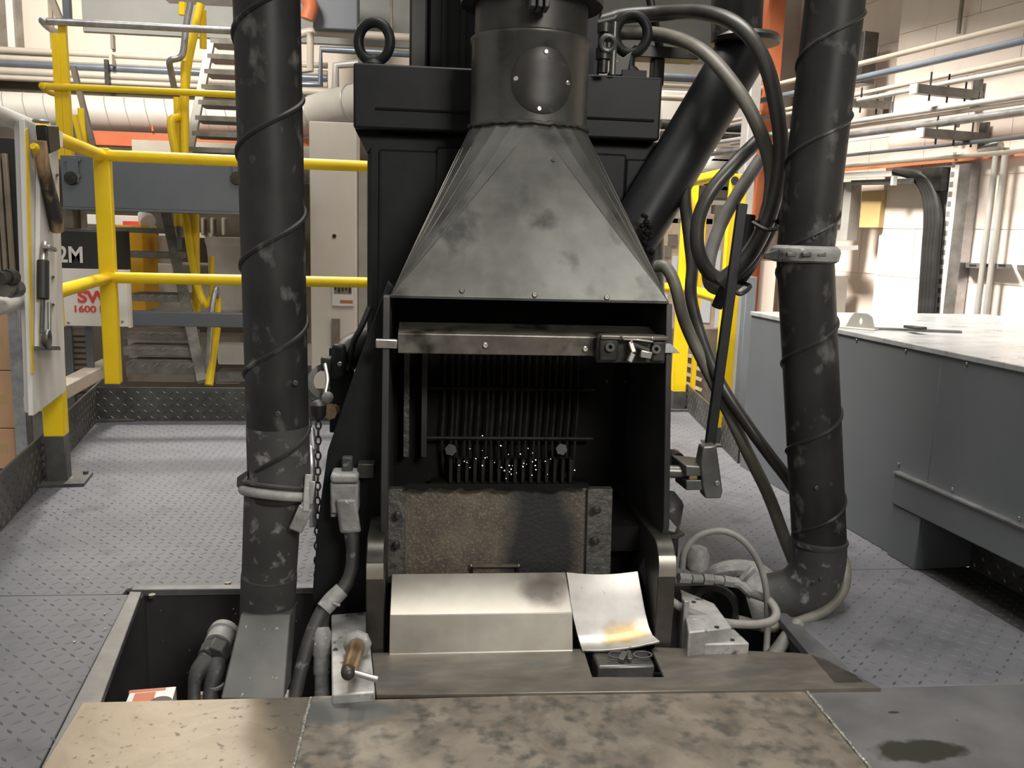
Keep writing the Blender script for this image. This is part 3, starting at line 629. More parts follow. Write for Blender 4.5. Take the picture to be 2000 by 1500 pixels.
# cross bar with latch
cb = thing('cross_bar', 'greasy steel cross bar spanning the furnace mouth', 'bar', tuple(PY(1035, 690, 1.69)))
bl, br = PY(777, 652, 1.69), PY(1290, 672, 1.69); bz1 = bl.z+.001; bz0 = PY(780, 690, 1.69).z; bz2 = PY(1035, 633, 1.79).z
MB().lohi((bl.x, 1.688, bz0), (br.x, 1.70, bz1)).build('front_flange', m_bar, cb, bevel=.002)
MB().hexa([Vector((bl.x, 1.69, bz1-.006)), Vector((br.x, 1.69, bz1-.006)), Vector((br.x, 1.79, bz2-.006)), Vector((bl.x, 1.79, bz2-.006)),
           Vector((bl.x, 1.69, bz1)), Vector((br.x, 1.69, bz1)), Vector((br.x, 1.79, bz2)), Vector((bl.x, 1.79, bz2))]).build('top_flange', m_bar, cb, bevel=.0015)
for q in ((948, 675), (1143, 682)): bolt(MB(), PY(*q, 1.688), (0, -1, .1), .006, .006).build('screw', m_bright, cb)
p = PY(755, 672, 1.69); MB().box((p.x, 1.70, p.z), (.042, .02, .017)).build('end_tab', m_bright, cb, bevel=.002)
p = PY(1314, 684, 1.69); MB().prism([Vector((p.x-.02, 1.69, p.z-.006)), Vector((p.x+.016, 1.69, p.z-.006)), Vector((p.x-.002, 1.70, p.z+.012)), Vector((p.x-.02, 1.70, p.z+.012))], (0, .02, 0)).build('end_tab', m_dusty, cb, bevel=.001)
lt = thing('latch', 'black greasy latch box on the end of the cross bar', 'latch', tuple(PY(1232, 708, 1.67)))
a = PY(1168, 650, 1.665); b = PY(1300, 711, 1.665)
MB().lohi((a.x, 1.668, b.z), (b.x, 1.688, a.z-.006)).build('latch_plate', m_dark, lt, bevel=.004)
MB().lohi((a.x+.004, 1.652, a.z-.012), (b.x, 1.69, a.z-.004)).build('latch_lip', m_bar, lt, bevel=.002)
MB().lohi((a.x+.004, 1.657, b.z+.006), (a.x+.04, 1.67, a.z-.012)).build('bolt_pad', m_dark, lt, bevel=.003)
MB().lohi((b.x-.03, 1.657, b.z+.006), (b.x-.004, 1.67, a.z-.014)).build('bolt_pad', m_dark, lt, bevel=.003)
for q in ((1192, 678), (1282, 682)): MB().ring(PY(q[0], q[1], 1.658), PY(q[0], q[1], 1.648), .009, .004, 14).build('socket_screw', m_gun, lt)
MB().bar(PY(1231, 668, 1.655), PY(1238, 690, 1.645), .010, .012, (0, -1, 0)).build('latch_hook', m_bright, lt, bevel=.002)
MB().bar(PY(1236, 690, 1.645), PY(1228, 708, 1.64), .011, .010, (0, -1, 0)).build('hook_tip', m_gun, lt, bevel=.002)
MB().bar(PY(1232, 669, 1.650), PY(1268, 684, 1.655), .005, .005).build('latch_link', m_bar, lt)
MB().bar(PY(1250, 690, 1.65), PY(1272, 694, 1.65), .014, .014, (0, 0, 1)).build('latch_nose', m_bright, lt, bevel=.002)
MB().tube([PY(1212, 655, 1.65), PY(1219, 663, 1.648), PY(1245, 664, 1.648), PY(1275, 668, 1.65), PY(1274, 658, 1.652)], .0018, 6, smooth=False).build('spring_wire', m_bright, lt)

# ================================================================== TRAY AND CHUTE
tx0, tx1 = PY(760, 1285, 1.567).x, PY(1118, 1240, 1.58).x
prof = [(1.562, .003), (1.567, .010), (1.590, .077), (1.637, .101), (1.686, .122)]
grid = [[Vector((tx0+(tx1-tx0)*k/6, y, z)) for k in range(7)] for y, z in prof]
tag(MB().sheet(grid, .006, (0, -.5, .85)).build('tray', m_tray, bevel=.0012, smooth=12), 'bent worn steel tray below the furnace mouth, left of the chute', 'tray')
patch(m_tray, (.125, .04, .07), .055, .055, (.13, .115, .10), 16, .45, .2)  # shade painted into the tray colour, right of its middle
rows = [((1106, 1117), (1246, 1115), 1.684), ((1110, 1142), (1250, 1138), 1.662), ((1113, 1170), (1255, 1165), 1.64), ((1119, 1205), (1261, 1197), 1.616), ((1127, 1238), (1268, 1224), 1.595), ((1133, 1258), (1275, 1240), 1.577), ((1138, 1270), (1289, 1252), 1.556)]
grid = []
for (l, r, y) in rows:
    a = PY(*l, y); b = PY(*r, y); grid.append([a.lerp(b, k/8)-Vector((0, 0, .006*math.sin(math.pi*k/8))) for k in range(9)])
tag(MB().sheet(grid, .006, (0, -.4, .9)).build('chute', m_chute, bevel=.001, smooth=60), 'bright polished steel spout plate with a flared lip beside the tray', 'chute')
patch(m_chute, (.02, -.036, .035), .05, .02, (.42, .31, .16), 34, .5, .3)  # yellow reflection painted into the chute colour near the lip
nb = thing('clamp_block', 'small steel block with rounded edges in the notch below the chute', 'block', tuple(PZ(1222, 1318, -.02)))
a = PZ(1168, 1322, -.012); b = PZ(1286, 1322, -.012)
MB().lohi((a.x, a.y+.006, -.05), (b.x-.004, a.y+.072, .006)).build('body', m_gun, nb, bevel=.005)
MB().lohi((nA.x-.005, nB.y-.005, -.06), (nD.x+.04, 1.60, -.05)).build('slot_floor', m_pit, nb)
for c, sx in ((1205, 1.0), (1255, 1.1)): MB().torus(PZ(c, 1279, .014), (0, -.3, 1), .014, .0022, 20, 6, 1.15*sx, .6, up=(1, 0, 0)).build('wire_loop', m_gun, nb)
MB().bar(PZ(1212, 1290, .012), PZ(1222, 1274, .018), .012, .007).build('clip', m_gun, nb, bevel=.001)
MB().bar(PZ(1230, 1289, .012), PZ(1228, 1272, .016), .008, .006).build('clip', m_gun, nb, bevel=.001)
# ================================================================== DUCTS
def helix(c_of, r, z0, z1, pitch, phase, rt, n=36):
    pts = []; k = int((z1-z0)/pitch*n)
    for i in range(k+1):
        z = z0+(z1-z0)*i/k; a = phase+2*math.pi*(z-z0)/pitch; c = c_of(z)
        pts.append(Vector((c.x+r*math.cos(a), c.y+r*math.sin(a), z)))
    return MB().tube(pts, rt, 6, smooth=False)
ld = thing('exhaust_duct', 'black spiral seam duct standing in the open pit', 'duct', (-.28, 1.65, 0))
t1 = PY(521, 0, 1.65); b1 = PY(546, 960, 1.65)
ldr = .0575
lc = lambda z: b1.lerp(t1, (z-b1.z)/(t1.z-b1.z))
MB().cyl(lc(b1.z-.01), lc(1.75), ldr, 56).build('duct_pipe', m_duct, ld)
zq = PY(487, 735, 1.65).z
helix(lc, ldr+.0005, zq-.27+.10, 1.7, .2, math.pi+2*math.pi*(-.17)/.2, .005).build('spiral_seam', m_duct, ld)
# dusty sleeve near the clamp
MB().lathe(lc(PY(545, 830, 1.65).z), lc(.2)-lc(.5), [(0, ldr+.0008), (.09, ldr+.0012), (.125, ldr+.0008)], 56).build('lower_sleeve', m_ductdust, ld)
l0 = PY(534, 960, 1.655); l1 = PY(522, 1200, 1.665)
MB().lathe(l0, l1-l0, [(0, .0545), ((l1-l0).length*.66, .0525), ((l1-l0).length*.665, .0540), ((l1-l0).length, .0525)], 48).build('lower_pipe', m_ductdust, ld)
ax = (l1-l0).normalized()
cc = PY(540, 958, 1.65); tn = Vector((.12, .25, 1)).normalized()
MB().torus(cc+Vector((0, 0, -.005)), tn, .062, .0095, 40, 12, up=(1, 0, 0)).build('clamp_ring', m_dusty, ld)
MB().torus(cc+Vector((0, 0, .012)), tn, .0605, .005, 40, 8, up=(1, 0, 0)).build('clamp_ring', m_ductdust, ld)
MB().hexa([PY(462, 950, 1.64), PY(478, 962, 1.62), PY(478, 962, 1.66), PY(462, 950, 1.67), PY(463, 932, 1.64), PY(484, 918, 1.62), PY(484, 918, 1.66), PY(463, 932, 1.67)]).build('clamp_lug', m_ductdust, ld, bevel=.002)
mb = MB(); mb.bar(PY(604, 926, 1.62), PY(598, 1000, 1.60), .018, .014, (1, 0, 0)); mb.bar(PY(598, 990, 1.60), PY(577, 1036, 1.60), .026, .012, (0, -1, 0)); mb.build('clamp_lever', m_dusty, ld, bevel=.003)
MB().bar(PY(611, 940, 1.61), PY(606, 985, 1.60), .008, .01, (1, 0, 0)).build('clamp_link', m_galv, ld, bevel=.001)
bolt(MB(), PY(577, 748, 1.597), (.4, -1, 0), .005, .003).build('rivet', m_ductdust, ld)
bolt(MB(), PY(543, 808, 1.594), (0, -1, 0), .005, .003).build('rivet', m_ductdust, ld)
bolt(MB(), PY(516, 1125, 1.615), (0, -1, 0), .005, .003).build('rivet', m_ductdust, ld)
# rectangular shoe in the pit under it
a = [PY(470, 1200, 1.61), PY(567, 1200, 1.61), PZ(555, 1366, -.03), PZ(430, 1366, -.03)]
sh = tag(MB().prism(a, (0, .08, -.012)).build('duct_shoe', m_steelgrey, bevel=.003), 'dusty flat sided grey shoe at the foot of the spiral duct in the pit', 'duct')

rd = thing('elbow_duct', 'black spiral seam duct ending in an elbow beside the grey cabinet', 'duct', (.87, 1.75, .02))
t2 = PY(1631, 0, 1.75); b2 = PY(1600, 1060, 1.75); rdr = .0575; j2 = PY(1572, 495, 1.75)
rc = lambda z: b2.lerp(j2, (z-b2.z)/(j2.z-b2.z)) if z < j2.z else j2.lerp(t2, (z-j2.z)/(t2.z-j2.z))
MB().tube([rc(1.9), rc(j2.z), rc(b2.z)], rdr, 56, smooth=False).build('duct_pipe', m_duct, rd)
helix(rc, rdr+.0005, b2.z+.02, j2.z-.02, .192, math.pi*.98, .0045).build('spiral_seam', m_duct, rd)
helix(rc, rdr+.0005, j2.z+.01, 1.5, .195, math.pi*1.15, .004).build('spiral_seam', m_duct, rd)
MB().lathe(b2+Vector((0, 0, .012)), (0, 0, -1), [(0, rdr+.002), (.006, rdr+.0035), (.014, rdr+.001)], 56).build('elbow_joint', m_ductdust, rd)
el = [b2+Vector((0, 0, .01)), PY(1599, 1095, 1.75), PY(1588, 1128, 1.755), PY(1560, 1155, 1.765), PY(1520, 1168, 1.775), PY(1470, 1172, 1.79)]
MB().tube(el, [rdr, rdr, rdr+.001, rdr+.001, rdr, rdr], 40).build('elbow', m_ductdust, rd)
e0 = PY(1474, 1173, 1.788); ed = (PY(1440, 1180, 1.80)-e0).normalized()
MB().ring(e0-ed*.03, e0+ed*.012, rdr+.004, rdr-.006, 40).build('elbow_rim', m_dusty, rd)
fl_ = thing('duct_flange', 'grimy clamp flange halfway up the duct beside the cabinet', 'clamp', tuple(j2-Vector((0, 0, .02))))
MB().lathe(j2-Vector((0, 0, .018)), (0, 0, 1), [(0, rdr+.004), (.004, rdr+.010), (.016, rdr+.012), (.020, rdr+.013), (.028, rdr+.011), (.034, rdr+.003)], 48).build('clamp_band', m_dusty, fl_)
MB().hexa([PY(1490, 505, 1.69), PY(1520, 510, 1.69), PY(1520, 510, 1.72), PY(1490, 505, 1.72), PY(1494, 494, 1.69), PY(1524, 486, 1.69), PY(1524, 486, 1.72), PY(1494, 494, 1.72)]).build('clamp_lug', m_dark, fl_, bevel=.002)
for q in (1545, 1575, 1603): MB().bar(PY(q-9, 497, 1.685), PY(q+9, 497, 1.685), .010, .009, (0, 0, 1)).build('clamp_segment', m_gun, fl_, bevel=.002)
for q in ((1591, 466), (1623, 946), (1595, 953), (1604, 1131), (1590, 1138)): bolt(MB(), PY(q[0], q[1], 1.695), (.2, -1, 0), .005, .003).build('rivet', m_ductdust, rd)
bolt(MB(), PY(1591, 463, 1.694), (0, -1, 0), .007, .004).build('rivet', m_ductdust, rd)

dp = thing('slanting_pipe', 'fat black pipe slanting down behind the hood under a flange', 'pipe', tuple(PY(1260, 440, 2.05)))
q0 = PY(1452, 96, 2.22); q1 = PY(1400, 190, 2.15); q2 = PY(1222, 485, 2.125)
MB().cyl(q0, q2, .066, 40).build('slanting_tube', m_black, dp)
MB().cyl(PY(1438, 80, 2.20), PY(1442, -160, 2.20), .062, 40).build('upright_tube', m_duct, dp)
MB().lathe(PY(1456, 86, 2.20), (0, 0, 1), [(0, .082), (.01, .086), (.02, .078)], 40).build('flange', m_dark, dp)
mb = MB(); r_ = random.Random(21)
for i in range(26): mb.ball(PY(1262+r_.gauss(0, 5), 470+r_.uniform(-50, 45), 2.03), r_.uniform(.004, .010), 6, 4)
z = mb.build('soot_lumps', m_soot, dp); z['kind'] = 'stuff'
tag(MB().cyl(PY(1278, 410, 2.14), PY(1280, 700, 2.14), .024, 20).build('stand_pipe', m_gun, None), 'short grey upright pipe right behind the hood edge', 'pipe')

# ================================================================== HOSES
def hose(pts, rpx, mat, name, label, cat='hose', group=None):
    P3 = [PY(*p) for p in pts]; return tag(MB().tube(P3, [px(rpx, p) for p in P3], 12, sub=10).build(name, mat, smooth=60), label, cat, group)
hose([(1178, 44, 2.30), (1215, 32, 2.30), (1300, 26, 2.25), (1380, 26, 2.07), (1448, 55, 1.95), (1495, 125, 1.9), (1520, 230, 1.88), (1524, 320, 1.88), (1503, 420, 1.89), (1462, 500, 1.9), (1405, 552, 1.92)], 15, m_hose, 'hydraulic_hose', 'longest black hose arching over the eye bolt and down beside the duct')
hose([(1185, 66, 2.31), (1240, 64, 2.30), (1310, 72, 2.2), (1372, 100, 2.05), (1425, 155, 1.95), (1470, 225, 1.9), (1502, 310, 1.9), (1505, 380, 1.91), (1485, 455, 1.92), (1440, 525, 1.93)], 14, m_hoseolive, 'hydraulic_hose', 'olive hose passing through the eye bolt ring under the longest hose')
hose([(1484, 272, 1.96), (1435, 320, 1.94), (1388, 375, 1.93), (1364, 430, 1.93), (1364, 490, 1.93), (1388, 535, 1.93), (1425, 543, 1.94), (1470, 505, 1.95), (1500, 430, 1.96), (1512, 360, 1.97)], 14, m_hose, 'hydraulic_hose', 'black hose hanging in a loop in front of the yellow fence')
hose([(1486, 310, 2.02), (1440, 380, 2.0), (1405, 445, 1.99), (1385, 510, 1.98), (1388, 556, 1.98), (1418, 564, 1.98), (1450, 540, 1.99), (1482, 470, 2.0), (1500, 400, 2.01)], 13, m_hosegrey, 'hydraulic_hose', 'pale grey hose hanging in a loop behind the black loop')
hose([(1345, 300, 2.16), (1338, 380, 2.12), (1346, 460, 2.08), (1352, 520, 2.05), (1350, 580, 2.02), (1370, 660, 1.98), (1408, 750, 1.93), (1460, 830, 1.9), (1500, 885, 1.87), (1548, 950, 1.86), (1580, 1020, 1.85)], 12, m_hose, 'hydraulic_hose', 'dark hose running from the slanting pipe down behind the elbow duct')
hose([(1282, 520, 2.0), (1300, 522, 1.98), (1318, 555, 1.97), (1338, 630, 1.97), (1375, 710, 1.96), (1420, 800, 1.94), (1458, 880, 1.92), (1500, 965, 1.89), (1532, 1050, 1.86), (1560, 1120, 1.84)], 12, m_hoseolive, 'hydraulic_hose', 'olive hose from the hood edge down across the walkway')
hose([(1545, 1060, 1.82), (1600, 1050, 1.84), (1643, 1085, 1.8), (1650, 1140, 1.75), (1620, 1185, 1.72), (1560, 1215, 1.70), (1500, 1225, 1.70), (1440, 1212, 1.71)], 11, m_hoseolive, 'hydraulic_hose', 'olive hose curling under the elbow duct')
hose([(1560, 1218, 1.68), (1530, 1255, 1.65), (1500, 1300, 1.6), (1490, 1340, 1.56)], 14, m_hosegrey, 'hydraulic_hose', 'short grey hose dropping into the pit under the elbow duct')
hose([(1332, 1110, 1.70), (1338, 1075, 1.70), (1365, 1046, 1.70), (1410, 1037, 1.70), (1450, 1055, 1.69), (1480, 1095, 1.68), (1496, 1150, 1.67), (1499, 1220, 1.66), (1495, 1300, 1.63)], 6.5, m_hosegrey, 'thin_hose', 'thin grey hose arching over the fittings beside the cheek plate')
hose([(1312, 1175, 1.63), (1345, 1195, 1.62), (1400, 1213, 1.61), (1460, 1220, 1.61), (1505, 1214, 1.62), (1516, 1196, 1.64), (1500, 1172, 1.67), (1470, 1160, 1.70)], 8.5, m_hosegrey, 'thin_hose', 'dusty grey hose looping in front of the white valve block')
hose([(1530, 330, 1.90), (1522, 400, 1.93), (1497, 460, 1.95), (1462, 520, 1.96), (1440, 548, 1.97)], 15, m_hose, 'hydraulic_hose', 'thick black hose piece filling the tied bundle next to the duct')
# bundle tie around the hoses
tb = thing('hose_tie', 'black tie wrapped around the hose bundle beside the lever', 'tie', tuple(PY(1455, 545, 1.93)))
for (a, b) in (((1470, 435), (1530, 440)), ((1425, 560), (1465, 560))):
    MB().tube([PY(a[0], a[1], 1.86), PY((a[0]+b[0])/2, a[1]+14, 1.83), PY(b[0], b[1], 1.86), PY((a[0]+b[0])/2+4, a[1]-6, 1.96), PY(a[0], a[1], 1.86)], .005, 6).build('strap', m_rubber, tb)
hose([(1465, 420, 1.955), (1455, 480, 1.95), (1425, 540, 1.95), (1400, 600, 1.97)], 11, m_rubber, 'hydraulic_hose', 'black hose end in the middle of the tied bundle')

# valve fittings behind the right eye bolt
vf = thing('hose_fitting', 'cluster of dark hose fittings beside the hood neck', 'fitting', tuple(PY(1195, 148, 2.1)))
zc = 1.188
p = PY(1178, 120, 2.12); MB().lathe((p.x, p.y, zc), (0, 0, 1), [(0, .012), (.03, .012), (.03, .018), (.055, .018), (.055, .010), (.09, .010), (.09, .017), (.11, .017)], 16).build('banjo', m_dark, vf)
p = PY(1197, 120, 2.14); MB().cyl((p.x, p.y, zc), (p.x, p.y, zc+.12), .008, 12).build('stud', m_gun, vf)
p = PY(1187, 82, 2.10); MB().torus((p.x, p.y, PY(1190, 85, 2.1).z), (0, 1, .2), .016, .006, 20, 8).build('clip_ring', m_gun, vf)
a = PY(1178, 45, 2.08); MB().cyl(PY(1168, 66, 2.31), PY(1206, 66, 2.31), .021, 14).build('hose_end', m_gun, vf)
MB().cyl(PY(1165, 46, 2.30), PY(1198, 38, 2.30), .021, 14).build('hose_end', m_dark, vf)
MB().hexa([PY(1185, 147, 2.16), PY(1225, 147, 2.16), PY(1225, 147, 2.22), PY(1185, 147, 2.22), PY(1195, 128, 2.16), PY(1235, 100, 2.16), PY(1235, 100, 2.22), PY(1195, 128, 2.22)]).build('bracket', m_neck, vf, bevel=.002)
fb = thing('flat_bar', 'flat steel bar sticking out beside the right eye bolt', 'bar', tuple(PY(1300, 118, 2.28)))
a = PY(1280, 94, 2.28); b = PY(1357, 121, 2.28)
MB().lohi((a.x-.06, 2.25, b.z), (b.x, 2.32, a.z)).build('bar', m_neck, fb, bevel=.002)
MB().lohi((PY(1272, 100, 2.3).x, 2.26, 1.19), (PY(1292, 100, 2.3).x, 2.31, b.z)).build('bar_post', m_neck, fb, bevel=.002)
tag(MB().cyl(PY(1258, -60, 2.32), PY(1290, 100, 2.32), .011, 12).build('stay_rod', m_neck), 'thin dark rod above the right eye bolt', 'rod')

# ================================================================== LEVER, fittings right of the mouth
lv = thing('lever', 'long black lever on a slotted pivot block right of the mouth', 'lever', tuple(PY(1390, 970, 1.74)))
MB().bar(PY(1382, 900, 1.74), PY(1450, 398, 1.80), px(20, PY(1410, 650, 1.75)), .012, (0, -1, 0)).build('lever_arm', m_black, lv, bevel=.002)
MB().prism([PY(1368, 905, 1.71), PY(1374, 874, 1.71), PY(1400, 870, 1.71), PY(1412, 960, 1.71), PY(1408, 974, 1.71), PY(1378, 974, 1.71), PY(1372, 950, 1.71)], (0, .035, 0)).build('lever_hub', m_gun, lv, bevel=.003)
bolt(MB(), PY(1401, 944, 1.709), (0, -1, 0), .006, .004).build('screw', m_galv, lv)
a = PY(1330, 905, 1.72); b = PY(1388, 926, 1.72)
MB().hexa([PY(1340, 930, 1.715), PY(1388, 930, 1.715), PY(1384, 926, 1.76), PY(1312, 910, 1.78), PY(1340, 910, 1.715), PY(1388, 912, 1.715), PY(1384, 895, 1.76), PY(1310, 888, 1.78)]).build('pivot_fork', m_gun, lv, bevel=.002)
MB().hexa([PY(1340, 958, 1.715), PY(1388, 957, 1.715), PY(1384, 952, 1.76), PY(1318, 940, 1.78), PY(1340, 938, 1.715), PY(1388, 937, 1.715), PY(1384, 930, 1.76), PY(1318, 928, 1.78)]).build('pivot_fork', m_gun, lv, bevel=.002)
MB().cyl(PY(1290, 920, 1.75), PY(1345, 922, 1.745), px(13, a), 20).build('pivot_shaft', m_gun, lv)
pc_ = thing('pump_cap', 'dusty grey canister right behind the side plate', 'canister', tuple(PY(1310, 1030, 1.84)))
q = PY(1308, 990, 1.84); MB().lathe(PY(1306, 1035, 1.84), (0, 0, 1), [(0, .022), (.02, .026), (.06, .030), (.07, .026), (.09, .008)], 20).build('canister_body', m_ductdust, pc_)
MB().lathe(PY(1306, 1085, 1.84), (0, 0, 1), [(0, .02), (.045, .02), (.05, .032), (.058, .032)], 6).build('nut', m_ductdust, pc_)
tag(MB().lathe(PY(1300, 895, 1.88), (.3, -1, .1), [(0, .02), (.03, .026), (.05, .02)], 18).build('round_knob', m_dark), 'dark round knob just above the slotted pivot', 'knob')
tag(MB().prism([PY(1302, 1020, 1.76), PY(1322, 1030, 1.76), PY(1318, 1040, 1.76), PY(1302, 1036, 1.76)], (0, .05, 0)).build('angle_tab', m_dusty, bevel=.001), 'small pale steel tab beside the dusty canister', 'tab')
fk = thing('pipe_fitting', 'dusty row of hex couplings between cheek plate and elbow duct', 'fitting', tuple(PY(1390, 1150, 1.74)))
ps = [PY(1325, 1128, 1.72), PY(1350, 1130, 1.725), PY(1372, 1131, 1.73), PY(1392, 1132, 1.735), PY(1412, 1134, 1.74), PY(1432, 1137, 1.745)]
for k in range(5): MB().cyl(ps[k], ps[k].lerp(ps[k+1], .92), [.012, .010, .013, .010, .013][k], 6 if k % 2 == 0 else 12).build('coupling', m_dusty, fk, bevel=.001)
MB().tube([PY(1432, 1137, 1.745), PY(1448, 1142, 1.74), PY(1470, 1162, 1.72)], .012, 10).build('elbow_fitting', m_dusty, fk)
MB().bar(PY(1448, 1135, 1.74), PY(1472, 1108, 1.75), .014, .014).build('tee', m_dusty, fk, bevel=.003)
tag(MB().lathe(PY(1358, 1112, 1.76), (.1, 0, 1), [(0, .022), (.01, .027), (.035, .026), (.05, .018), (.055, .006)], 18).build('breather_cap', m_dusty), 'dusty rounded cap under the thin arching hose', 'cap')
r_ = random.Random(31); pts = [(1372, 1135, 1.86), (1400, 1118, 1.85), (1440, 1112, 1.84), (1478, 1118, 1.83), (1505, 1130, 1.82)]
tag(MB().tube([PY(*p) for p in pts], [.012, .02, .024, .024, .018], 10).build('ragged_collar', m_dusty), 'ragged dusty collar around the duct end behind the couplings', 'collar')
tag(MB().ring(PY(1400, 1190, 1.82), PY(1395, 1192, 1.80), .055, .042, 28).build('open_port', m_dark), 'dark round open port left of the elbow duct end', 'port')
vb = thing('valve_block', 'pale machined steel valve block right of the cheek plate', 'block', tuple(PY(1390, 1275, 1.56)))
def pz4(q, z0, z1): return [PZ(x, y, z1)+Vector((0, 0, z0-z1)) for x, y in q]+[PZ(x, y, z1) for x, y in q]
MB().hexa(pz4([(1345, 1235), (1430, 1225), (1395, 1178), (1328, 1150)], -.12, .058)).build('upper_block', m_block, vb, bevel=.003)
MB().hexa(pz4([(1376, 1258), (1464, 1256), (1420, 1215), (1360, 1215)], -.12, .030)).build('lower_block', m_block, vb, bevel=.003)
MB().lohi(tuple(PY(1329, 1285, 1.60)), tuple(PY(1343, 1168, 1.615))).build('side_rail', m_block, vb, bevel=.002)
MB().lohi(tuple(PY(1347, 1285, 1.59)), tuple(PY(1362, 1205, 1.60))).build('side_rail', m_block, vb, bevel=.002)
for q, z in (((1355, 1176), .0585), ((1400, 1225), .0585), ((1405, 1243), .0305), ((1430, 1250), .0305)):
    MB().cyl(PZ(q[0], q[1], z), PZ(q[0], q[1], z)+Vector((0, 0, .001)), .005, 12).build('screw_hole', m_rubber, vb)

# ================================================================== LEFT OF THE MOUTH: connector, hoses, brass valve
cn_ = thing('cable_connector', 'dusty grey rectangular plug connector on the flared plate', 'connector', tuple(PY(675, 1045, 1.72)))
a = PY(647, 990, 1.73); b = PY(701, 950, 1.73)
MB().lohi((a.x, 1.715, a.z-.01), (b.x, 1.765, PY(670, 942, 1.73).z)).build('plug_body', m_dusty, cn_, bevel=.004)
MB().lohi((a.x, 1.712, PY(670, 940, 1.73).z), (b.x, 1.768, PY(670, 922, 1.73).z)).build('plug_cap', m_dusty, cn_, bevel=.006)
MB().lohi((PY(667, 900, 1.73).x, 1.735, PY(670, 924, 1.73).z), (PY(688, 900, 1.73).x, 1.755, PY(670, 895, 1.73).z)).build('plug_stem', m_ductdust, cn_, bevel=.003)
MB().lohi((PY(645, 1000, 1.72).x, 1.725, PY(645, 1012, 1.72).z), (PY(657, 1000, 1.72).x, 1.755, PY(645, 945, 1.72).z)).build('plug_clip', m_dusty, cn_, bevel=.002)
MB().hexa([PY(664, 1042, 1.70), PY(706, 1040, 1.70), PY(704, 1040, 1.74), PY(664, 1042, 1.74), PY(656, 975, 1.70), PY(696, 975, 1.70), PY(696, 975, 1.74), PY(656, 975, 1.74)]).build('plug_neck', m_dusty, cn_, bevel=.006)
hose([(685, 1035, 1.72), (690, 1080, 1.71), (684, 1125, 1.69), (662, 1160, 1.67), (632, 1190, 1.65), (608, 1240, 1.62), (590, 1300, 1.59), (575, 1366, 1.56), (570, 1400, 1.54)], [15, 14, 15, 16, 16, 15, 14, 14, 14][1], m_hosegrey if False else m_ductdust, 'conduit_hose', 'dark hose curving from the plug connector down into the pit')
tg = thing('hose_wrap', 'dusty tape wrap with a loose tie end on the curving hose', 'tie', tuple(PY(645, 1180, 1.66)))
MB().tube([PY(668, 1152, 1.665), PY(648, 1172, 1.655), PY(632, 1190, 1.645)], [.0165, .0175, .0165], 14).build('wrap', m_dusty, tg)
MB().bar(PY(650, 1178, 1.635), PY(664, 1183, 1.63), .004, .003).build('tie_end', m_dusty, tg)
hose([(640, 1178, 1.655), (630, 1200, 1.65), (628, 1225, 1.645), (627, 1235, 1.64)], 14, m_ductdust, 'conduit_hose', 'short dusty hose piece under the tape wrap')
gl_ = thing('cable_gland', 'thick dusty cable gland standing beside the brass valve', 'gland', tuple(PY(628, 1355, 1.58)))
p0 = PY(628, 1225, 1.63); p1 = PY(629, 1350, 1.58)
MB().lathe(p0, p1-p0, [(0, .014), (.01, .019), (.05, .019), (.055, .016), (.085, .0165), (.09, .014), (.13, .014), ((p1-p0).length, .015)], 24).build('gland_body', m_dusty, gl_)
MB().lathe(PY(629, 1305, 1.60), p1-p0, [(0, .018), (.006, .018)], 20).build('gland_ring', m_ductdust, gl_)
vp = thing('valve_plate', 'dusty cast steel plate under the brass valve', 'steel plate', tuple(PZ(692, 1355, 0)))
MB().hexa(pz4([(648, 1357), (733, 1351), (716, 1194), (647, 1200)], -.02, .02)).build('plate', m_block, vp, bevel=.003)
MB().cyl(PZ(655, 1270, .0205), PZ(655, 1270, .0212), .005, 12).build('screw_hole', m_rubber, vp)
MB().cyl(PZ(678, 1203, .0205), PZ(678, 1203, .0212), .004, 12).build('screw_hole', m_rubber, vp)
bv_ = thing('brass_valve', 'brass valve with a short steel handle on the dusty plate', 'valve', tuple(PZ(692, 1300, .021)))
v0 = PZ(697, 1262, .045); v1 = PZ(681, 1312, .062); vd = (v1-v0).normalized()
MB().lathe(v0-vd*.022, vd, [(0, .018), (.006, .026), (.020, .026), (.026, .019)], 8).build('nut', m_dusty, bv_, bevel=.001)
MB().lathe(v0-vd*.005, vd, [(0, .0155), (.03, .016), ((v1-v0).length*.8, .0145), ((v1-v0).length+.004, .0135)], 20).build('brass_body', m_brass, bv_)
MB().ball(v1+vd*.006, .0125, 14, 10).build('end_cap', m_dark, bv_)
MB().cyl(v1+Vector((.004, -.004, .002)), PZ(737, 1327, .052), .0052, 12, .006).build('handle', m_bright, bv_)
MB().cyl(v0-vd*.01-Vector((0, 0, .03)), v0-vd*.01, .012, 12).build('valve_foot', m_block, bv_)
ch = thing('chain', 'black link chain hanging beside the flared plate', 'chain', tuple(PY(622, 1180, 1.80)))
z0 = PY(622, 815, 1.8); z1 = PY(618, 1180, 1.80); n = 26
for i in range(n):
    c = z0.lerp(z1, i/(n-1)); ax_ = (0, 1, 0) if i % 2 else (1, 0, 0)
    MB().torus(c, ax_, .0062, .0022, 12, 6, 1.55, .85, up=(0, 0, 1)).build('link', m_dark, ch)
MB().lathe(PY(622, 818, 1.8), (0, 0, 1), [(0, .01), (.008, .016), (.03, .017), (.036, .012), (.04, .004)], 14).build('chain_anchor', m_rubber, ch)
mv = thing('shutoff_valve', 'dark machine valve with a bright rod left of the hood', 'valve', tuple(PY(660, 770, 2.25)))
MB().lathe(PY(664, 700, 2.2), PY(720, 672, 2.3)-PY(664, 700, 2.2), [(0, .032), (.03, .042), (.06, .046), (.12, .046)], 20).build('valve_body', m_black, mv)
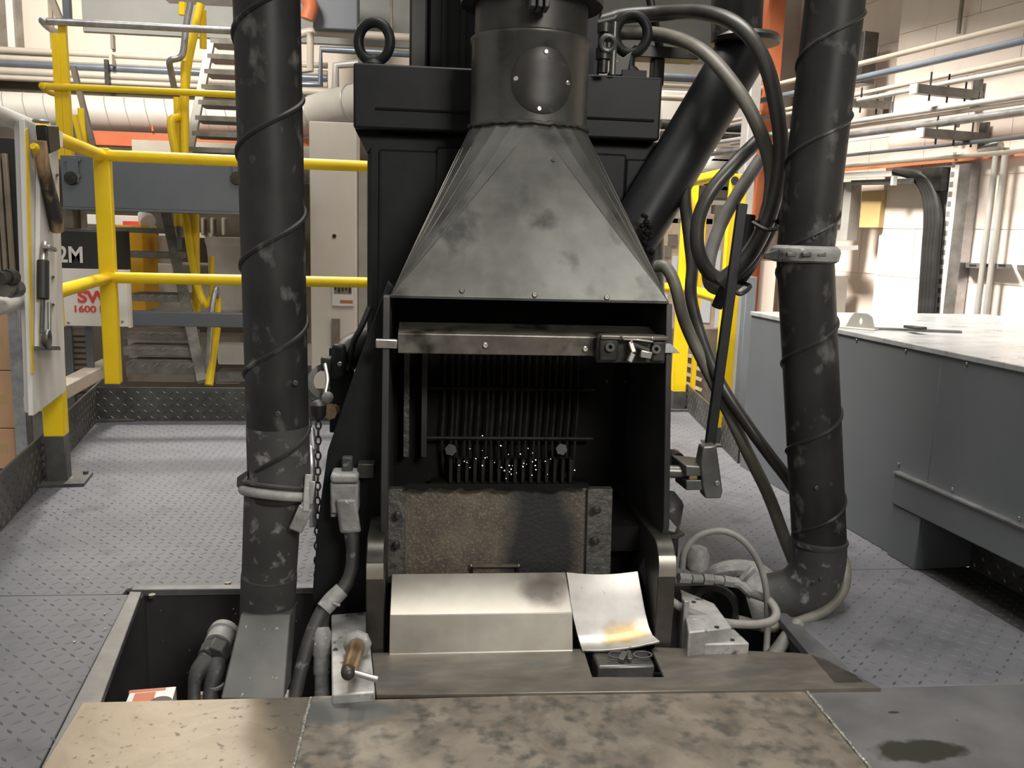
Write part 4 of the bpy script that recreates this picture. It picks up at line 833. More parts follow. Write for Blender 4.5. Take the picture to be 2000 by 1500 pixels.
MB().box(PY(662, 705, 2.17), (.034, .03, .085)).build('valve_block', m_black, mv, bevel=.008)
bolt(MB(), PY(664, 711, 2.155), (0, -1, 0), .006, .006).build('screw', m_galv, mv)
MB().box(PY(639, 710, 2.19), (.03, .03, .036)).build('rod_clamp', m_dark, mv, bevel=.005)
MB().tube([PY(635, 710, 2.16), PY(640, 740, 2.15), PY(636, 768, 2.14)], .0055, 10).build('bright_rod', m_bright, mv)
MB().lathe(PY(640, 776, 2.135), (0, -1, 0), [(-.005, .014), (.006, .014), (.01, .008)], 14).build('rod_end', m_dusty, mv)
MB().ring(PY(636, 745, 2.22), PY(636, 745, 2.24), .045, .030, 24).build('hand_ring', m_gun, mv)
MB().lathe(PY(655, 800, 2.14), (-.4, -1, 0), [(0, .014), (.02, .014), (.02, .02), (.03, .02)], 8).build('brass_nipple', m_brass, mv)
MB().box(PY(668, 760, 2.24), (.06, .05, .22)).build('mount', m_black, mv, bevel=.004)
hose([(722, 600, 2.15), (705, 640, 2.14), (690, 670, 2.15), (680, 720, 2.2)], 6, m_rubber, 'thin_hose', 'thin black hose left of the hood beside the machine valve')
hose([(612, 880, 1.95), (608, 840, 1.98), (607, 870, 1.96), (609, 920, 1.9), (612, 1030, 1.86)], 7, m_galv, 'grey_strap', 'grey strap behind the chain and the pit duct', 'strap')

# things in the pit
pg = thing('y_cable_plug', 'dusty grey plug splitting into two cables in the pit', 'plug', tuple(PY(410, 1365, 1.58)))
p0 = PY(428, 1262, 1.66); d0 = (PY(408, 1300, 1.60)-p0).normalized()
MB().lathe(PY(440, 1232, 1.70), d0, [(0, .026), (.004, .030), (.018, .031), (.020, .027), (.05, .027)], 24).build('plug_cap', m_dusty, pg)
MB().lathe(p0, d0, [(0, .027), (.025, .033), (.045, .030)], 8).build('plug_body', m_ductdust, pg, bevel=.002)
MB().tube([PY(408, 1290, 1.61), PY(388, 1312, 1.59), PY(380, 1340, 1.575), PY(380, 1400, 1.55)], [.022, .017, .0115, .0115], 14).build('cable', m_ductdust, pg)
MB().tube([PY(420, 1295, 1.61), PY(420, 1318, 1.59), PY(413, 1345, 1.575), PY(410, 1400, 1.55)], [.022, .018, .0145, .0145], 14).build('cable', m_ductdust, pg)
MB().lathe(PY(418, 1335, 1.58), (-.1, 0, -1), [(0, .018), (.006, .018)], 16).build('cable_nut', m_dusty, pg)
def printed_box(p, w, d, h, rot, name, label, extra):
    t = thing(name, label, 'box', tuple(p)); R_ = Matrix.Rotation(rot, 3, 'Z')
    MB().box(Vector(p)+Vector((0, 0, h/2)), (w, d, h), R_).build('carton', m_signwhite, t, bevel=.001)
    top = Vector(p)+Vector((0, 0, h+.0004))
    if extra:
        MB().box(top+R_ @ Vector((-.012, -.002, 0)), (w*.45, d*.7, .0008), R_).build('orange_print', m_orange, t)
        MB().lathe(top+R_ @ Vector((.022, -.012, 0)), (0, 0, 1), [(0, .021), (.0008, .021)], 20).build('round_print', m_signblack, t)
        MB().box(top+R_ @ Vector((-.01, d*.42, 0)), (w*.8, d*.1, .0008), R_).build('stripe', m_orange, t)
    else:
        MB().box(top, (w*.5, d*.4, .0008), R_).build('orange_print', m_orange, t)
    return t
def pitz(x, y, z): return PZ(x, y, z)
p = PZ(295, 1362, -.10); printed_box((p.x, p.y-.01, -.45), .085, .09, .35, .12, 'printed_carton', 'small orange and white printed carton in the pit under the shiny plate', True)
p = PZ(398, 1358, -.08); printed_box((p.x, p.y-.01, -.45), .03, .05, .37, 0, 'printed_carton', 'narrow white carton behind the split cables in the pit', False)
p = PZ(556, 1352, -.06); printed_box((p.x, p.y, -.45), .014, .02, .39, 0, 'printed_carton', 'tiny white and orange carton between the duct shoe and the curving hose', False)

# ================================================================== GREY CABINET
def PC(x, y, off=0): return PP(x, y, cA+cn*off*-1, cn)   # on the cabinet face (off = distance towards the walkway)
cnw = cn if cn.x < 0 else -cn                             # towards the walkway
def PC(x, y, off=0): return PP(x, y, cA+cnw*off, cn)
def along(t, z, off=0): return cA+cd_*t+cnw*off+Vector((0, 0, z))
def tof(p): return (Vector(p)-cA).dot(cd_)
cb_ = thing('machine_cabinet', 'large grey sheet steel cabinet with a dusty top along the walkway', 'cabinet', tuple(cA+cnw*-.3))
ta, tb_, tr = tof(PC(1461, 700)), 2.35, tof(PC(1798, 1060))
zt_ = .562
def cbox(t0, t1, z0, z1, o0, o1, name, mat, bev=.002):
    return MB().hexa([along(t0, z0, o0), along(t1, z0, o0), along(t1, z0, o1), along(t0, z0, o1), along(t0, z1, o0), along(t1, z1, o0), along(t1, z1, o1), along(t0, z1, o1)]).build(name, mat, cb_, bevel=bev)
zr1 = PC(1755, 920).z; zr0 = PC(1755, 985).z
cbox(ta, tr, 0, zt_-.014, -.95, 0, 'side_panel', m_cab)
cbox(tr, tb_, zr0, zt_-.014, -.95, 0, 'side_panel', m_cab)
cbox(ta-.004, tb_, zt_-.014, zt_, -.96, .004, 'top_panel', m_cabtop)
tq = tof(PC(1753, 950))
cbox(tq, tb_, zr0, zr1, 0, .014, 'rail', m_cab, .003)
cbox(tq, tb_, zr1-.004, zr1+.002, 0, .018, 'rail_edge', m_galv, .001)
cbox(tq, tr, .0, zr0-.002, 0, .010, 'rail_leg', m_cab, .002)
kp = cbox(tr, tb_, -.002, zr0, -.16, -.15, 'toe_board', m_kick, 0)
z = lozenges(MB(), along(tr, .002, -.15), cd_, (0, 0, 1), cnw, tb_-tr, zr0-.004, None, .026, .011, .0034, .002).build('toe_board_tread', m_kicktread, kp, smooth=0); z['kind'] = 'stuff'
cbox(tr, tb_, -.012, .0, -.16, 0, 'recess_floor', m_pit, 0)
for q in ((1673, 664), (1769, 685), (1888, 710), (1755, 906), (1860, 955), (1990, 1012)):
    bolt(MB(), PC(*q, .001), cnw, .004, .003).build('rivet', m_galv, cb_)
# lifting lug and a bar with clip on the top
lg = thing('lifting_lug', 'grey plate lug with an eye hole on the cabinet top', 'lug', tuple(PZ(1680, 645, zt_)))
c = PZ(1680, 642, zt_); c2_ = PZ(1645, 640, zt_); 
ux = (PZ(1706, 646, zt_)-PZ(1662, 642, zt_)).normalized()
w = .085
def lugp(a, h): return c+ux*a+Vector((0, 0, h))
mbl = MB(); K = 16; outer = []; ho = .026; hc = .022
prof_ = [(-.042, 0), (.042, 0), (.03, .038), (.018, .046), (-.02, .046), (-.03, .03)]
# plate with a real hole: outline ring resampled against the hole
def ray_hit(ang):
    dx, dz = math.cos(ang), math.sin(ang); best = None
    for i in range(len(prof_)):
        x0_, y0_ = prof_[i]; x1_, y1_ = prof_[(i+1) % len(prof_)]; y0_ -= hc; y1_ -= hc
        den = dx*(y1_-y0_)-dz*(x1_-x0_)
        if abs(den) < 1e-9: continue
        t = (x0_*(y1_-y0_)-y0_*(x1_-x0_))/den; u = (x0_*dz-y0_*dx)/den
        if t > 0 and -1e-6 <= u <= 1+1e-6 and (best is None or t < best): best = t
    return best*dx, best*dz+hc
K = 40; vv = []
nm = ux.cross(Vector((0, 0, 1))).normalized()*.005
for s in (-1, 1):
    for i in range(K):
        a = 2*math.pi*i/K; x, z_ = ray_hit(a); vv.append(lugp(x, z_)+nm*s)
    for i in range(K):
        a = 2*math.pi*i/K; vv.append(lugp(.006*math.cos(a), hc+.011*math.sin(a))+nm*s)
ff = []
for i in range(K):
    j = (i+1) % K
    ff += [(i, j, K+j, K+i), (2*K+j, 2*K+i, 3*K+i, 3*K+j), (i, 2*K+i, 2*K+j, j), (K+i, K+j, 3*K+j, 3*K+i)]
mbl.add(vv, ff); mbl.build('lug_plate', m_pipegrey, lg, smooth=30)
MB().box(c+Vector((0, 0, .002)), (.10, .07, .004), Matrix.Rotation(math.atan2(ux.y, ux.x), 3, 'Z')).build('lug_foot', m_pipegrey, lg, bevel=.001)
tb2 = thing('flat_strip', 'thin dark strip with a clip lying on the cabinet top behind the lug', 'strip', tuple(PZ(1790, 643, zt_)))
MB().bar(PZ(1706, 641, zt_+.004), PZ(1877, 648, zt_+.004), .018, .006).build('strip', m_gun, tb2, bevel=.001)
MB().bar(PZ(1778, 640, zt_+.010), PZ(1808, 641, zt_+.010), .02, .008).build('clip', m_dark, tb2, bevel=.002)
MB().lohi(tuple(PZ(1785, 640, zt_+.012)-Vector((.008, .008, 0))), tuple(PZ(1785, 640, zt_+.02)+Vector((.01, .008, 0)))).build('clip_nut', m_dark, tb2, bevel=.002)

# ================================================================== LEFT RAILING
P1 = Vector((-1.262, 3.685, 0)); P2 = Vector((-1.125, 2.765, 0)); rdir = (P2-P1).normalized()
rin = Vector((-rdir.y, rdir.x, 0)); rin = rin if rin.x > 0 else -rin
rl = thing('guard_rail', 'yellow tubular guard rail around the rear left of the platform', 'railing', tuple(P1))
RZ = Matrix.Rotation(math.atan2(rdir.y, rdir.x)-math.pi/2, 3, 'Z')
for P in (P1, P2):
    MB().box(P+Vector((0, 0, .62)), (.060, .060, .94), RZ).build('post', m_yellow, rl, bevel=.004)
    MB().box(P+Vector((0, 0, .08)), (.0605, .0605, .145), RZ).build('post_foot', m_base, rl, bevel=.003)
    bp = MB().box(P+Vector((.01, 0, .005)), (.15, .13, .010), RZ).build('foot_plate', m_base, rl, bevel=.001)
    for k in (-1, 1):
        bolt(MB(), P+Vector((.01, 0, .010))+RZ @ Vector((k*.058, -.045, 0)), (0, 0, 1), .009, .009, True).build('foot_bolt', m_gun, bp)
for z in (1.062, .585):
    MB().cyl(P1+Vector((0, 0, z)), P1+rdir*1.0+Vector((0, 0, z)), .0225, 20).build('side_rail', m_yellow, rl)
    e = PZ(800, 331 if z > 1 else 543, z)
    MB().tube([P1+rdir*.03+Vector((0, 0, z)), P1+Vector((.02, -.01, z)), P1+Vector((.09, -.012, z)), Vector((e.x, P1.y+.06, z))], .0225, 16, sub=5).build('rear_rail', m_yellow, rl)
    MB().cyl(P1+rdir*1.02+Vector((0, 0, z+.005)), P1+rdir*2.3+Vector((0, 0, z+.005)), .0225, 20).build('white_rail', m_white, rl)
    MB().cyl(P1+rdir*.995+Vector((0, 0, z)), P1+rdir*1.03+Vector((0, 0, z+.005)), .024, 20).build('rail_sleeve', m_yelldirty, rl)
rl['label'] = 'yellow tubular guard rail with square posts around the rear left of the platform'

# white tool board on the railing
def PL(x, y, off=0): return PP(x, y, P2+rin*(.034+off), rin)
tbd = thing('tool_board', 'white painted board with a slanted foot hung on the guard rail post', 'board', tuple(PL(90, 800)))
poly = [PL(48, 232, .014), PL(113, 262, .014), PL(129, 764, .014), PL(66, 812, .014)]
MB().prism(poly, rin*-.014).build('board', m_white, tbd, bevel=.002)
MB().prism([PL(27, 236, -.02), PL(48, 232, .014), PL(66, 810, .014), PL(48, 805, -.02)], -rdir*.004).build('edge_flange', m_white, tbd, bevel=.001)
MB().prism([PL(49, 255, .0145), PL(54, 250, .0145), PL(60, 440, .0145), PL(66, 730, .0145), PL(61, 730, .0145), PL(55, 480, .0145)], rin*.001).build('yellow_stripe', m_yelldirty, tbd)
MB().prism([PL(70, 250, .0145), PL(90, 258, .0145), PL(100, 560, .0145), PL(100, 684, .0145), PL(66, 684, .0145)], rin*.012).build('channel', m_white, tbd, bevel=.002)
MB().prism([PL(66, 676, .02), PL(102, 676, .02), PL(104, 684, .02), PL(66, 684, .02)], rin*.02).build('ledge', m_base, tbd, bevel=.001)
MB().prism([PL(92, 250, .0145), PL(114, 258, .0145), PL(114, 288, .0145), PL(96, 284, .0145)], rin*.012).build('label_tab', m_signwhite, tbd, bevel=.001)
for q in ((104, 541), (104, 595), (112, 342)): MB().cyl(PL(q[0], q[1], .014), PL(q[0], q[1], .034), .004, 8).build('peg', m_dark, tbd)
def flat(pts, off, th, mat, name, parent, bev=.003): return MB().prism([PL(x, y, off) for x, y in pts], rin*th).build(name, mat, parent, bevel=bev)
tl = thing('mallet', 'mallet with a burnt wooden handle hanging on the white board', 'tool', tuple(PL(110, 445, .03)))
MB().tube([PL(80, 275, .045), PL(86, 330, .045), PL(100, 390, .045), PL(113, 448, .045)], [.014, .017, .019, .021], 12).build('wooden_handle', m_wood, tl)
flat([(68, 244), (92, 244), (96, 290), (74, 300)], .03, .03, m_rubber, 'mallet_head', tl, .005)
MB().lathe(PL(80, 240, .045), (0, 0, 1), [(0, .018), (.004, .022), (.008, .018)], 16).build('hook_disc', m_galv, tl)
tl2 = thing('scoop', 'long spoon scoop with a black rubber grip on the white board', 'tool', tuple(PL(84, 680, .03)))
MB().tube([PL(84, 508, .04), PL(84, 585, .04)], .015, 14, smooth=False).build('grip', m_rubber, tl2, bevel=.003)
MB().tube([PL(88, 475, .04), PL(84, 510, .04)], .010, 12, smooth=False).build('ferrule', m_galv, tl2)
MB().cyl(PL(84, 580, .04), PL(82, 650, .04), .006, 10).build('shaft', m_gun, tl2)
MB().lathe(PL(83, 662, .03), rin, [(0, .010), (.004, .022), (.014, .026), (.018, .024), (.010, .016)], 18).build('bowl', m_gun, tl2)
MB().bar(PL(90, 482, .05), PL(104, 488, .05), .02, .012).build('wing_nut', m_galv, tl2, bevel=.003)
tl3 = thing('thin_rod', 'thin dark rod leaning beside the scoop on the white board', 'rod', tuple(PL(98, 650, .03)))
MB().cyl(PL(96, 590, .03), PL(97, 676, .03), .005, 8).build('rod', m_gun, tl3)
tag(MB().tube([PL(64, 285, .03), PL(72, 290, .035), PL(76, 300, .035), PL(80, 310, .03)], [.008, .012, .012, .007], 10).build('yellow_hook', m_yelldirty), 'dirty yellow hook on the board beside the mallet', 'hook')
for k, (x, y, r) in enumerate(((18, 540, .020), (26, 562, .022))):
    q = PL(x, y, .0); tag(MB().lathe(q-rdir*-.02+rdir*.06, -rdir+rin*.25, [(0, r*.8), (.03, r*.8), (.03, r), (.06, r), (.066, r*.7)], 16).build('pipe_coupler', m_gun if k else m_dark), ['dark pipe coupler end beside the board, upper of two', 'grey pipe coupler end beside the board above the white rail'][k], 'coupler')

# left edge clutter: dark locker, grey stand, cartons
def VS(x0, x1, y0, y1, Y, d, yr=None):     # upright strip: width taken at one height, so it stays plumb
    yr = yr or (y0+y1)/2; return MB().lohi((PY(x0, yr, Y).x, Y, max(-.48, PY((x0+x1)/2, y1, Y).z)), (PY(x1, yr, Y).x, Y+d, PY((x0+x1)/2, y0, Y).z))
dk = thing('dark_locker', 'dark locker with vertical ribs at the far edge behind the board', 'locker', tuple(PY(0, 800, 2.9)))
a = PY(-120, 265, 3.0); b = PY(40, 700, 3.0)
MB().lohi((a.x, 3.0, PY(10, 604, 3.0).z), (PY(38, 400, 3.0).x, 3.06, PY(10, 268, 3.0).z)).build('locker_door', m_signblack, dk, bevel=.004)
for q in (-10, 3, 16): MB().lohi((PY(q, 400, 2.99).x-.008, 2.985, PY(5, 560, 3).z), (PY(q, 400, 2.99).x+.006, 3.0, PY(5, 300, 3).z)).build('rib', m_brownmid, dk, bevel=.002)
tag(VS(20, 45, 590, 990, 3.8, .04, 720).build('stand_post', m_galv, None, bevel=.003), 'grey steel stand post behind the stacked cartons', 'post')
def carton(q0, q1, y, label):
    a = PY(q0[0], q0[1], y); b = PY(q1[0], q1[1], y); t = thing('cardboard_carton', label, 'box', tuple(a), 'cartons stacked outside the guard rail')
    MB().lohi((a.x-.25, y, a.z), (b.x, y+.10, b.z)).build('carton', m_cardboard, t, bevel=.003)
    MB().lohi((a.x-.25, y-.0006, (a.z+b.z)/2-.02), (b.x-.03, y, (a.z+b.z)/2+.02)).build('tape', m_tan, t)
carton((0, 915), (26, 838), 3.9, 'plain cardboard carton, lowest of the stack outside the guard rail')
carton((0, 836), (24, 725), 3.905, 'plain cardboard carton in the middle of the stack outside the guard rail')
carton((0, 723), (16, 612), 3.91, 'plain cardboard carton, topmost of the stack outside the guard rail')
# perforated panel and white beam behind the rail
pp = thing('mesh_guard', 'grey perforated guard panel behind the load sign', 'guard', tuple(PY(160, 780, 4.4)))
VS(100, 172, 640, 1000, 4.3, .01, 720).build('panel', m_mesh, pp)
for q in (136, 176): VS(q-7, q+7, 636, 1000, 4.28, .02, 720).build('upright', m_beam, pp, bevel=.003)
for k in range(11):
    MB().lohi(tuple(PY(142, 655+k*11, 4.297)), tuple(PY(170, 659+k*11, 4.300))).build('slot_row', m_darkgap, pp)
tag(MB().bar(PY(120, 790, 3.5)+Vector((-.1, .0, 0)), PY(215, 712, 4.6), .08, .06).build('white_beam', m_wallB, bevel=.004), 'cream beam sloping away outside the kick board', 'beam')
tag(VS(62, 98, 640, 1000, 3.6, .04, 800).build('mesh_door', m_mesh, bevel=.003), 'grey mesh door strip behind the white tool board', 'door')

# ================================================================== UPPER WALKWAY, left background
YU = 4.6
ub = thing('walkway_beam', 'blue grey steel edge beam of the upper walkway', 'beam', tuple(PY(300, 410, YU)))
a = PY(117, 303, YU); zb1 = a.z; zb0 = PY(118, 404, YU).z; xR = PY(560, 330, YU).x
MB().lohi((a.x, YU, zb0), (xR, YU+.03, zb1)).build('beam_web', m_beam, ub, bevel=.003)
MB().lohi((a.x, YU-.012, zb0-.012), (xR, YU+.10, zb0)).build('beam_flange', m_beam, ub, bevel=.002)
MB().lohi((a.x, YU+.03, zb1-.05), (xR, YU+1.0, zb1-.03)).build('walkway_deck', m_mesh, ub)
for q in (140, 463):
    MB().lohi(tuple(PY(q-9, 356, YU-.012)), tuple(PY(q+13, 308, YU))).build('bracket', m_beam, ub, bevel=.003)
    for dx in (-9, 14):
        for dy in (312, 344): bolt(MB(), PY(q+dx, dy, YU-.001), (0, -1, 0), .012, .012, True).build('bolt', m_beam, ub)
    MB().lathe(PY(q, 348, YU), (0, -1, 0), [(0, .035), (.02, .03)], 16).build('boss', m_dark, ub)
MB().lohi(tuple(PY(150, 402, 4.9)), tuple(PY(340, 412, 5.0))).build('cross_tie', m_galv, ub)
ur = thing('upper_guard_rail', 'yellow and galvanised guard rail standing on the upper walkway beam', 'railing', (PY(130, 300, YU).x, YU, zb1))
YQ = 4.62
for q, y1, mt in ((122, 66, m_yellow), (136, 45, m_yellow)):
    p = PY(q, 300, YQ); MB().lohi((p.x-.017, YQ-.017, zb1-.02), (p.x+.017, YQ+.017, PY(q-4, y1, YQ).z)).build('post', mt, ur, bevel=.003)
p = PY(133, 45, YQ); MB().lohi((p.x-.017, YQ-.017, p.z), (p.x+.017, YQ+.017, p.z+.4)).build('upper_post', m_beam, ur, bevel=.003)
for (y0_, mt, yb) in ((41, m_galv, 67), (168, m_yellow, 186)):
    a = PY(82, y0_, YQ-.03); e = PY(560, y0_+26, YQ-.03); e.z = a.z
    MB().cyl(a, e, .0165, 14).build('rail', mt, ur)
    MB().tube([a+Vector((.02, 0, 0)), a, PY(100, (y0_+yb)/2+4, YQ+.25), PY(126, yb, YQ+.5)], .0155, 12, sub=4).build('return_rail', mt, ur)
MB().tube([PY(160, 212, YQ+.4), PY(165, 285, YQ+.4)], .022, 12, smooth=False).build('post', m_yellow, ur)
MB().bar(PY(98, -10, YQ+.4), PY(118, 40, YQ+.4), .03, .03).build('brace', m_brownmid, ur)
MB().bar(PY(143, 130, YQ+.4), PY(182, 285, YQ+.4), .025, .03).build('brace', m_brownmid, ur)
MB().bar(PY(146, 225, YQ+.3), PY(160, 285, YQ+.3), .022, .03).build('brace', m_yellow, ur)
# pipes on the back wall, five parallel runs
for k, (y, r, mt, lb) in enumerate(((97, 6, m_pipebeige, 'beige wall pipe, topmost of the parallel pipes on the back wall'), (113, 6, m_pipebeige, 'beige wall pipe just above the blue grey pipe on the back wall'),
      (123, 7, m_pipeblue, 'blue grey pipe among the beige pipes on the back wall'), (138, 7, m_pipebeige, 'beige wall pipe just below the blue grey pipe on the back wall'), (151, 5, m_pipebeige, 'thin beige wall pipe, lowest of the parallel pipes above the dark gap'))):
    p = PY(0, y, 6.82); tag(MB().cyl((p.x-1.5, 6.82, p.z), (PY(640, y+30, 6.82).x, 6.82, p.z), px(r, p), 12).build('wall_pipe', mt), lb, 'pipe', 'parallel pipes on the back wall')
ph = thing('pipe_hanger', 'dark bracket holding the parallel pipes on the back wall', 'bracket', tuple(PY(212, 170, 6.8)))
MB().lohi(tuple(PY(205, 168, 6.75)), tuple(PY(214, 118, 6.79))).build('strap', m_dark, ph)
MB().lohi(tuple(PY(213, 126, 6.72)), tuple(PY(225, 108, 6.79))).build('clamp', m_pipebeige, ph, bevel=.003)
MB().lohi(tuple(PY(216, 95, 7.05)), tuple(PY(225, 70, 7.1))).build('slot_plate', m_brownmid, ph)
# lagged duct with seams
sd_ = thing('lagged_duct', 'big pale lagged duct running along under the wall pipes', 'duct', tuple(PY(230, 245, 6.3)))
p = PY(0, 213, 6.3); rD = px(33, p); xe = PY(575, 245, 6.3).x
MB().cyl((p.x-1.5, 6.3, p.z), (xe, 6.3, p.z), rD, 40).build('duct_skin', m_spiral, sd_)
k = 0
x = p.x-.2
while x < xe-.1:
    MB().torus((x, 6.3, p.z), (1, .14, .22), rD+.0005, .0042, 36, 6).build('seam', m_pipegrey, sd_); x += .128; k += 1
tag(MB().tube([PY(560, 246, 6.25), PY(600, 226, 6.1), PY(660, 208, 5.95), PY(720, 196, 5.8)], rD*1.02, 36).build('duct_bend', m_spiral), 'pale duct bending up behind the tower, left of the eye bolt', 'duct')
ts = [PY(615, 222, 6.06), PY(655, 210, 5.97), PY(690, 201, 5.87)]
dbs = tag(MB().torus(ts[0], ts[1]-ts[0], rD*1.03, .006, 36, 6).torus(ts[2], ts[2]-ts[1], rD*1.03, .006, 36, 6).build('duct_bands', m_pipegrey), 'two thin seam bands around the bending pale duct', 'band')
ob = thing('orange_beam', 'orange steel beam under the lagged duct', 'beam', tuple(PY(300, 285, 6.2)))
p0 = PY(172, 256, 6.2); MB().lohi((p0.x, 6.15, PY(172, 282, 6.2).z), (PY(700, 280, 6.2).x, 6.2, p0.z)).build('beam_web', m_orange, ob)
MB().lohi((p0.x, 6.08, PY(172, 282, 6.2).z-.01), (PY(700, 280, 6.2).x, 6.2, PY(172, 282, 6.2).z)).build('beam_flange', m_orange, ob)
MB().lohi(tuple(PY(296, 256, 6.13)), tuple(PY(301, 246, 6.15))).build('stud', m_orange, ob)
tag(MB().lohi(tuple(PY(258, 297, 6.0)), tuple(PY(620, 288, 6.05))).build('cable_ladder', m_pipebeige), 'pale flat tray just under the orange beam', 'tray')

# steep upper stair right of the upper rail
us = thing('upper_stair', 'steep grey stair with open treads going up behind the left pipe', 'stair', tuple(PY(400, 300, 5.0)))
s0, s1 = PY(368, 305, 5.0), PY(412, 80, 5.2)
MB().bar(s0, s1, .03, .045, (1, 0, 0)).build('stringer', m_pipegrey, us, bevel=.002)
for k in range(8):
    t = k/7; c = s0.lerp(s1, .06+.94*t); MB().lohi((c.x, c.y-.02, c.z-.016), (PY(565, 200, c.y).x, c.y+.16, c.z+.012)).build('tread', m_treadgrey, us, bevel=.002)
MB().lohi(tuple(PY(310, -12, 5.1)), tuple(PY(480, 6, 5.3))).build('landing', m_galv, us)
uh = thing('stair_handrail', 'bright yellow bent handrail beside the steep upper stair', 'handrail', tuple(PY(360, 300, 4.9)))
MB().tube([PY(358, 5, 4.85), PY(357, 30, 4.85)], .021, 10, smooth=False).build('stub', m_yellow, uh)
MB().tube([PY(392, 8, 4.9), PY(378, 70, 4.88), PY(366, 130, 4.86), PY(361, 180, 4.86), PY(352, 225, 4.86), PY(334, 238, 4.8), PY(343, 300, 4.8)], .021, 12, sub=6).build('handrail', m_yellow, uh)
MB().tube([PY(396, 20, 4.95), PY(397, 95, 4.95)], .018, 10, smooth=False).build('stub', m_yellow, uh)
MB().tube([PY(361, 120, 4.85), PY(361, 300, 4.85)], .021, 12, smooth=False).build('post', m_yellow, uh)
MB().tube([PY(346, 190, 4.9), PY(349, 300, 4.9)], .019, 12, smooth=False).build('post', m_yellow, uh)
wh = tag(MB().tube([PY(372, 5, 4.8), PY(363, 55, 4.8), PY(358, 100, 4.8), PY(350, 113, 4.8), PY(332, 119, 4.8), PY(334, 140, 4.85), PY(342, 180, 4.9)], .0165, 12, sub=5).build('bent_rail', m_galv), 'bent galvanised rail beside the yellow stair handrail', 'handrail')

# lower stair
ls = thing('lower_stair', 'grey open stair climbing behind the guard rail', 'stair', tuple(PY(310, 750, 4.9)))
s0, s1 = PY(396, 745, 4.6), PY(322, 405, 5.3)
MB().bar(s0, s1, .03, .055, (1, 0, 0)).build('stringer', m_treadgrey, ls, bevel=.002)
for (y, xl, xr, yy, th) in ((447, 170, 336, 5.25, 5), (497, 236, 345, 5.15, 6), (545, 250, 352, 5.05, 6), (581, 250, 360, 4.95, 7), (655, 240, 372, 4.85, 7), (686, 240, 378, 4.75, 8), (722, 246, 386, 4.65, 15)):
    a = PY(xl, y, yy); b = PY(xr, y, yy); h = px(th, a)
    t = MB().lohi((a.x, yy, a.z-h), (b.x, yy+.2, a.z+h)).build('tread', m_treadgrey, ls, bevel=.003)
    if th >= 7:
        for k in range(5 if th < 10 else 6):
            x_ = a.x+(b.x-a.x)*(k+.5)/6; MB().bar((x_-.012, yy-.001, a.z+h*.4), (x_+.012, yy-.001, a.z+h*.9), .006, .002).build('tread_nosing', m_white, t)
MB().lohi(tuple(PY(250, 745, 4.64)), tuple(PY(385, 730, 4.66))).build('stair_foot', m_brownmid, ls)
tag(MB().lohi(tuple(PY(242, 636, 4.5)), tuple(PY(500, 622, 4.55)+Vector((0, 0, .028)))).build('toe_beam', m_beam, bevel=.003), 'grey flat beam crossing in front of the lower stair', 'beam')
lh = thing('stair_handrail', 'yellow handrail running down beside the lower stair', 'handrail', tuple(PY(380, 610, 4.9)))
MB().tube([PY(360, 405, 5.0), PY(377, 520, 4.9), PY(398, 592, 4.8), PY(412, 583, 4.9)], .020, 12, sub=6).build('handrail', m_yellow, lh)
MB().tube([PY(381, 418, 5.0), PY(384, 612, 5.0)], .022, 12, smooth=False).build('post', m_yellow, lh)
MB().tube([PY(348, 405, 5.1), PY(348, 442, 5.1)], .022, 12, smooth=False).build('stub', m_yellow, lh)
MB().tube([PY(414, 500, 5.1), PY(413, 610, 5.1)], .014, 10, smooth=False).build('post', m_yellow, lh)
MB().tube([PY(423, 640, 4.7), PY(408, 752, 4.6)], .022, 12, smooth=False).build('foot_post', m_yellow, lh)
MB().tube([PY(404, 745, 4.62), PY(412, 620, 4.65), PY(421, 565, 4.68), PY(425, 580, 4.7)], .014, 10).build('galvanised_rail', m_galv, lh)
MB().tube([PY(425, 578, 4.72), PY(425, 612, 4.72)], .016, 10, smooth=False).build('post', m_yellow, lh)
MB().lohi(tuple(PY(346, 488, 5.05)), tuple(PY(354, 442, 5.08))).build('grip_sleeve', m_beam, lh)

# machinery under the walkway
am = thing('amber_cabinet', 'amber yellow control cabinet behind the stair treads', 'cabinet', tuple(PY(260, 612, 5.6)))
MB().lohi((PY(228, 500, 5.6).x, 5.6, PY(260, 606, 5.6).z), (PY(280, 500, 5.6).x, 5.9, PY(260, 440, 5.6).z)).build('cabinet_body', m_amber, am, bevel=.006)
MB().lohi((PY(234, 500, 5.59).x, 5.585, PY(260, 485, 5.6).z), (PY(251, 500, 5.6).x, 5.6, PY(260, 467, 5.6).z)).build('display_panel', m_tank, am, bevel=.004)
MB().cyl(PY(241, 476, 5.586), PY(241, 476, 5.575), .012, 12).build('button', m_dark, am)
s2 = thing('black_hoist_box', 'black box behind the guard rail with white lettering ending in M', 'box', tuple(PY(160, 545, 4.45)))
a = PY(60, 556, 4.4); b = PY(206, 452, 4.4)
MB().lohi((a.x, 4.4, a.z), (b.x, 4.75, b.z)).build('box_body', m_signblack, s2, bevel=.005)
tp = PY(121, 510, 4.395); te = PY(163, 513, 4.395); text('2M', (PY(113, 512, 4.397).x, 4.397, PY(140, 512, 4.397).z), (1, 0, 0), (0, 0, 1), px(30, tp), m_signwhite, 'lettering', s2, .002, .02, .88)
sg = thing('load_sign', 'white load sign with red lettering behind the yellow corner post', 'sign', tuple(PY(190, 636, 4.2)))
a = PY(127, 636, 4.2); b = PY(246, 540, 4.2)
MB().lohi((a.x, 4.2, a.z), (b.x, 4.21, b.z+.03)).build('sign_panel', m_signwhite, sg, bevel=.001)
MB().lohi((a.x-.008, 4.202, a.z-.005), (a.x, 4.215, b.z+.03)).build('sign_edge', m_yelldirty, sg)
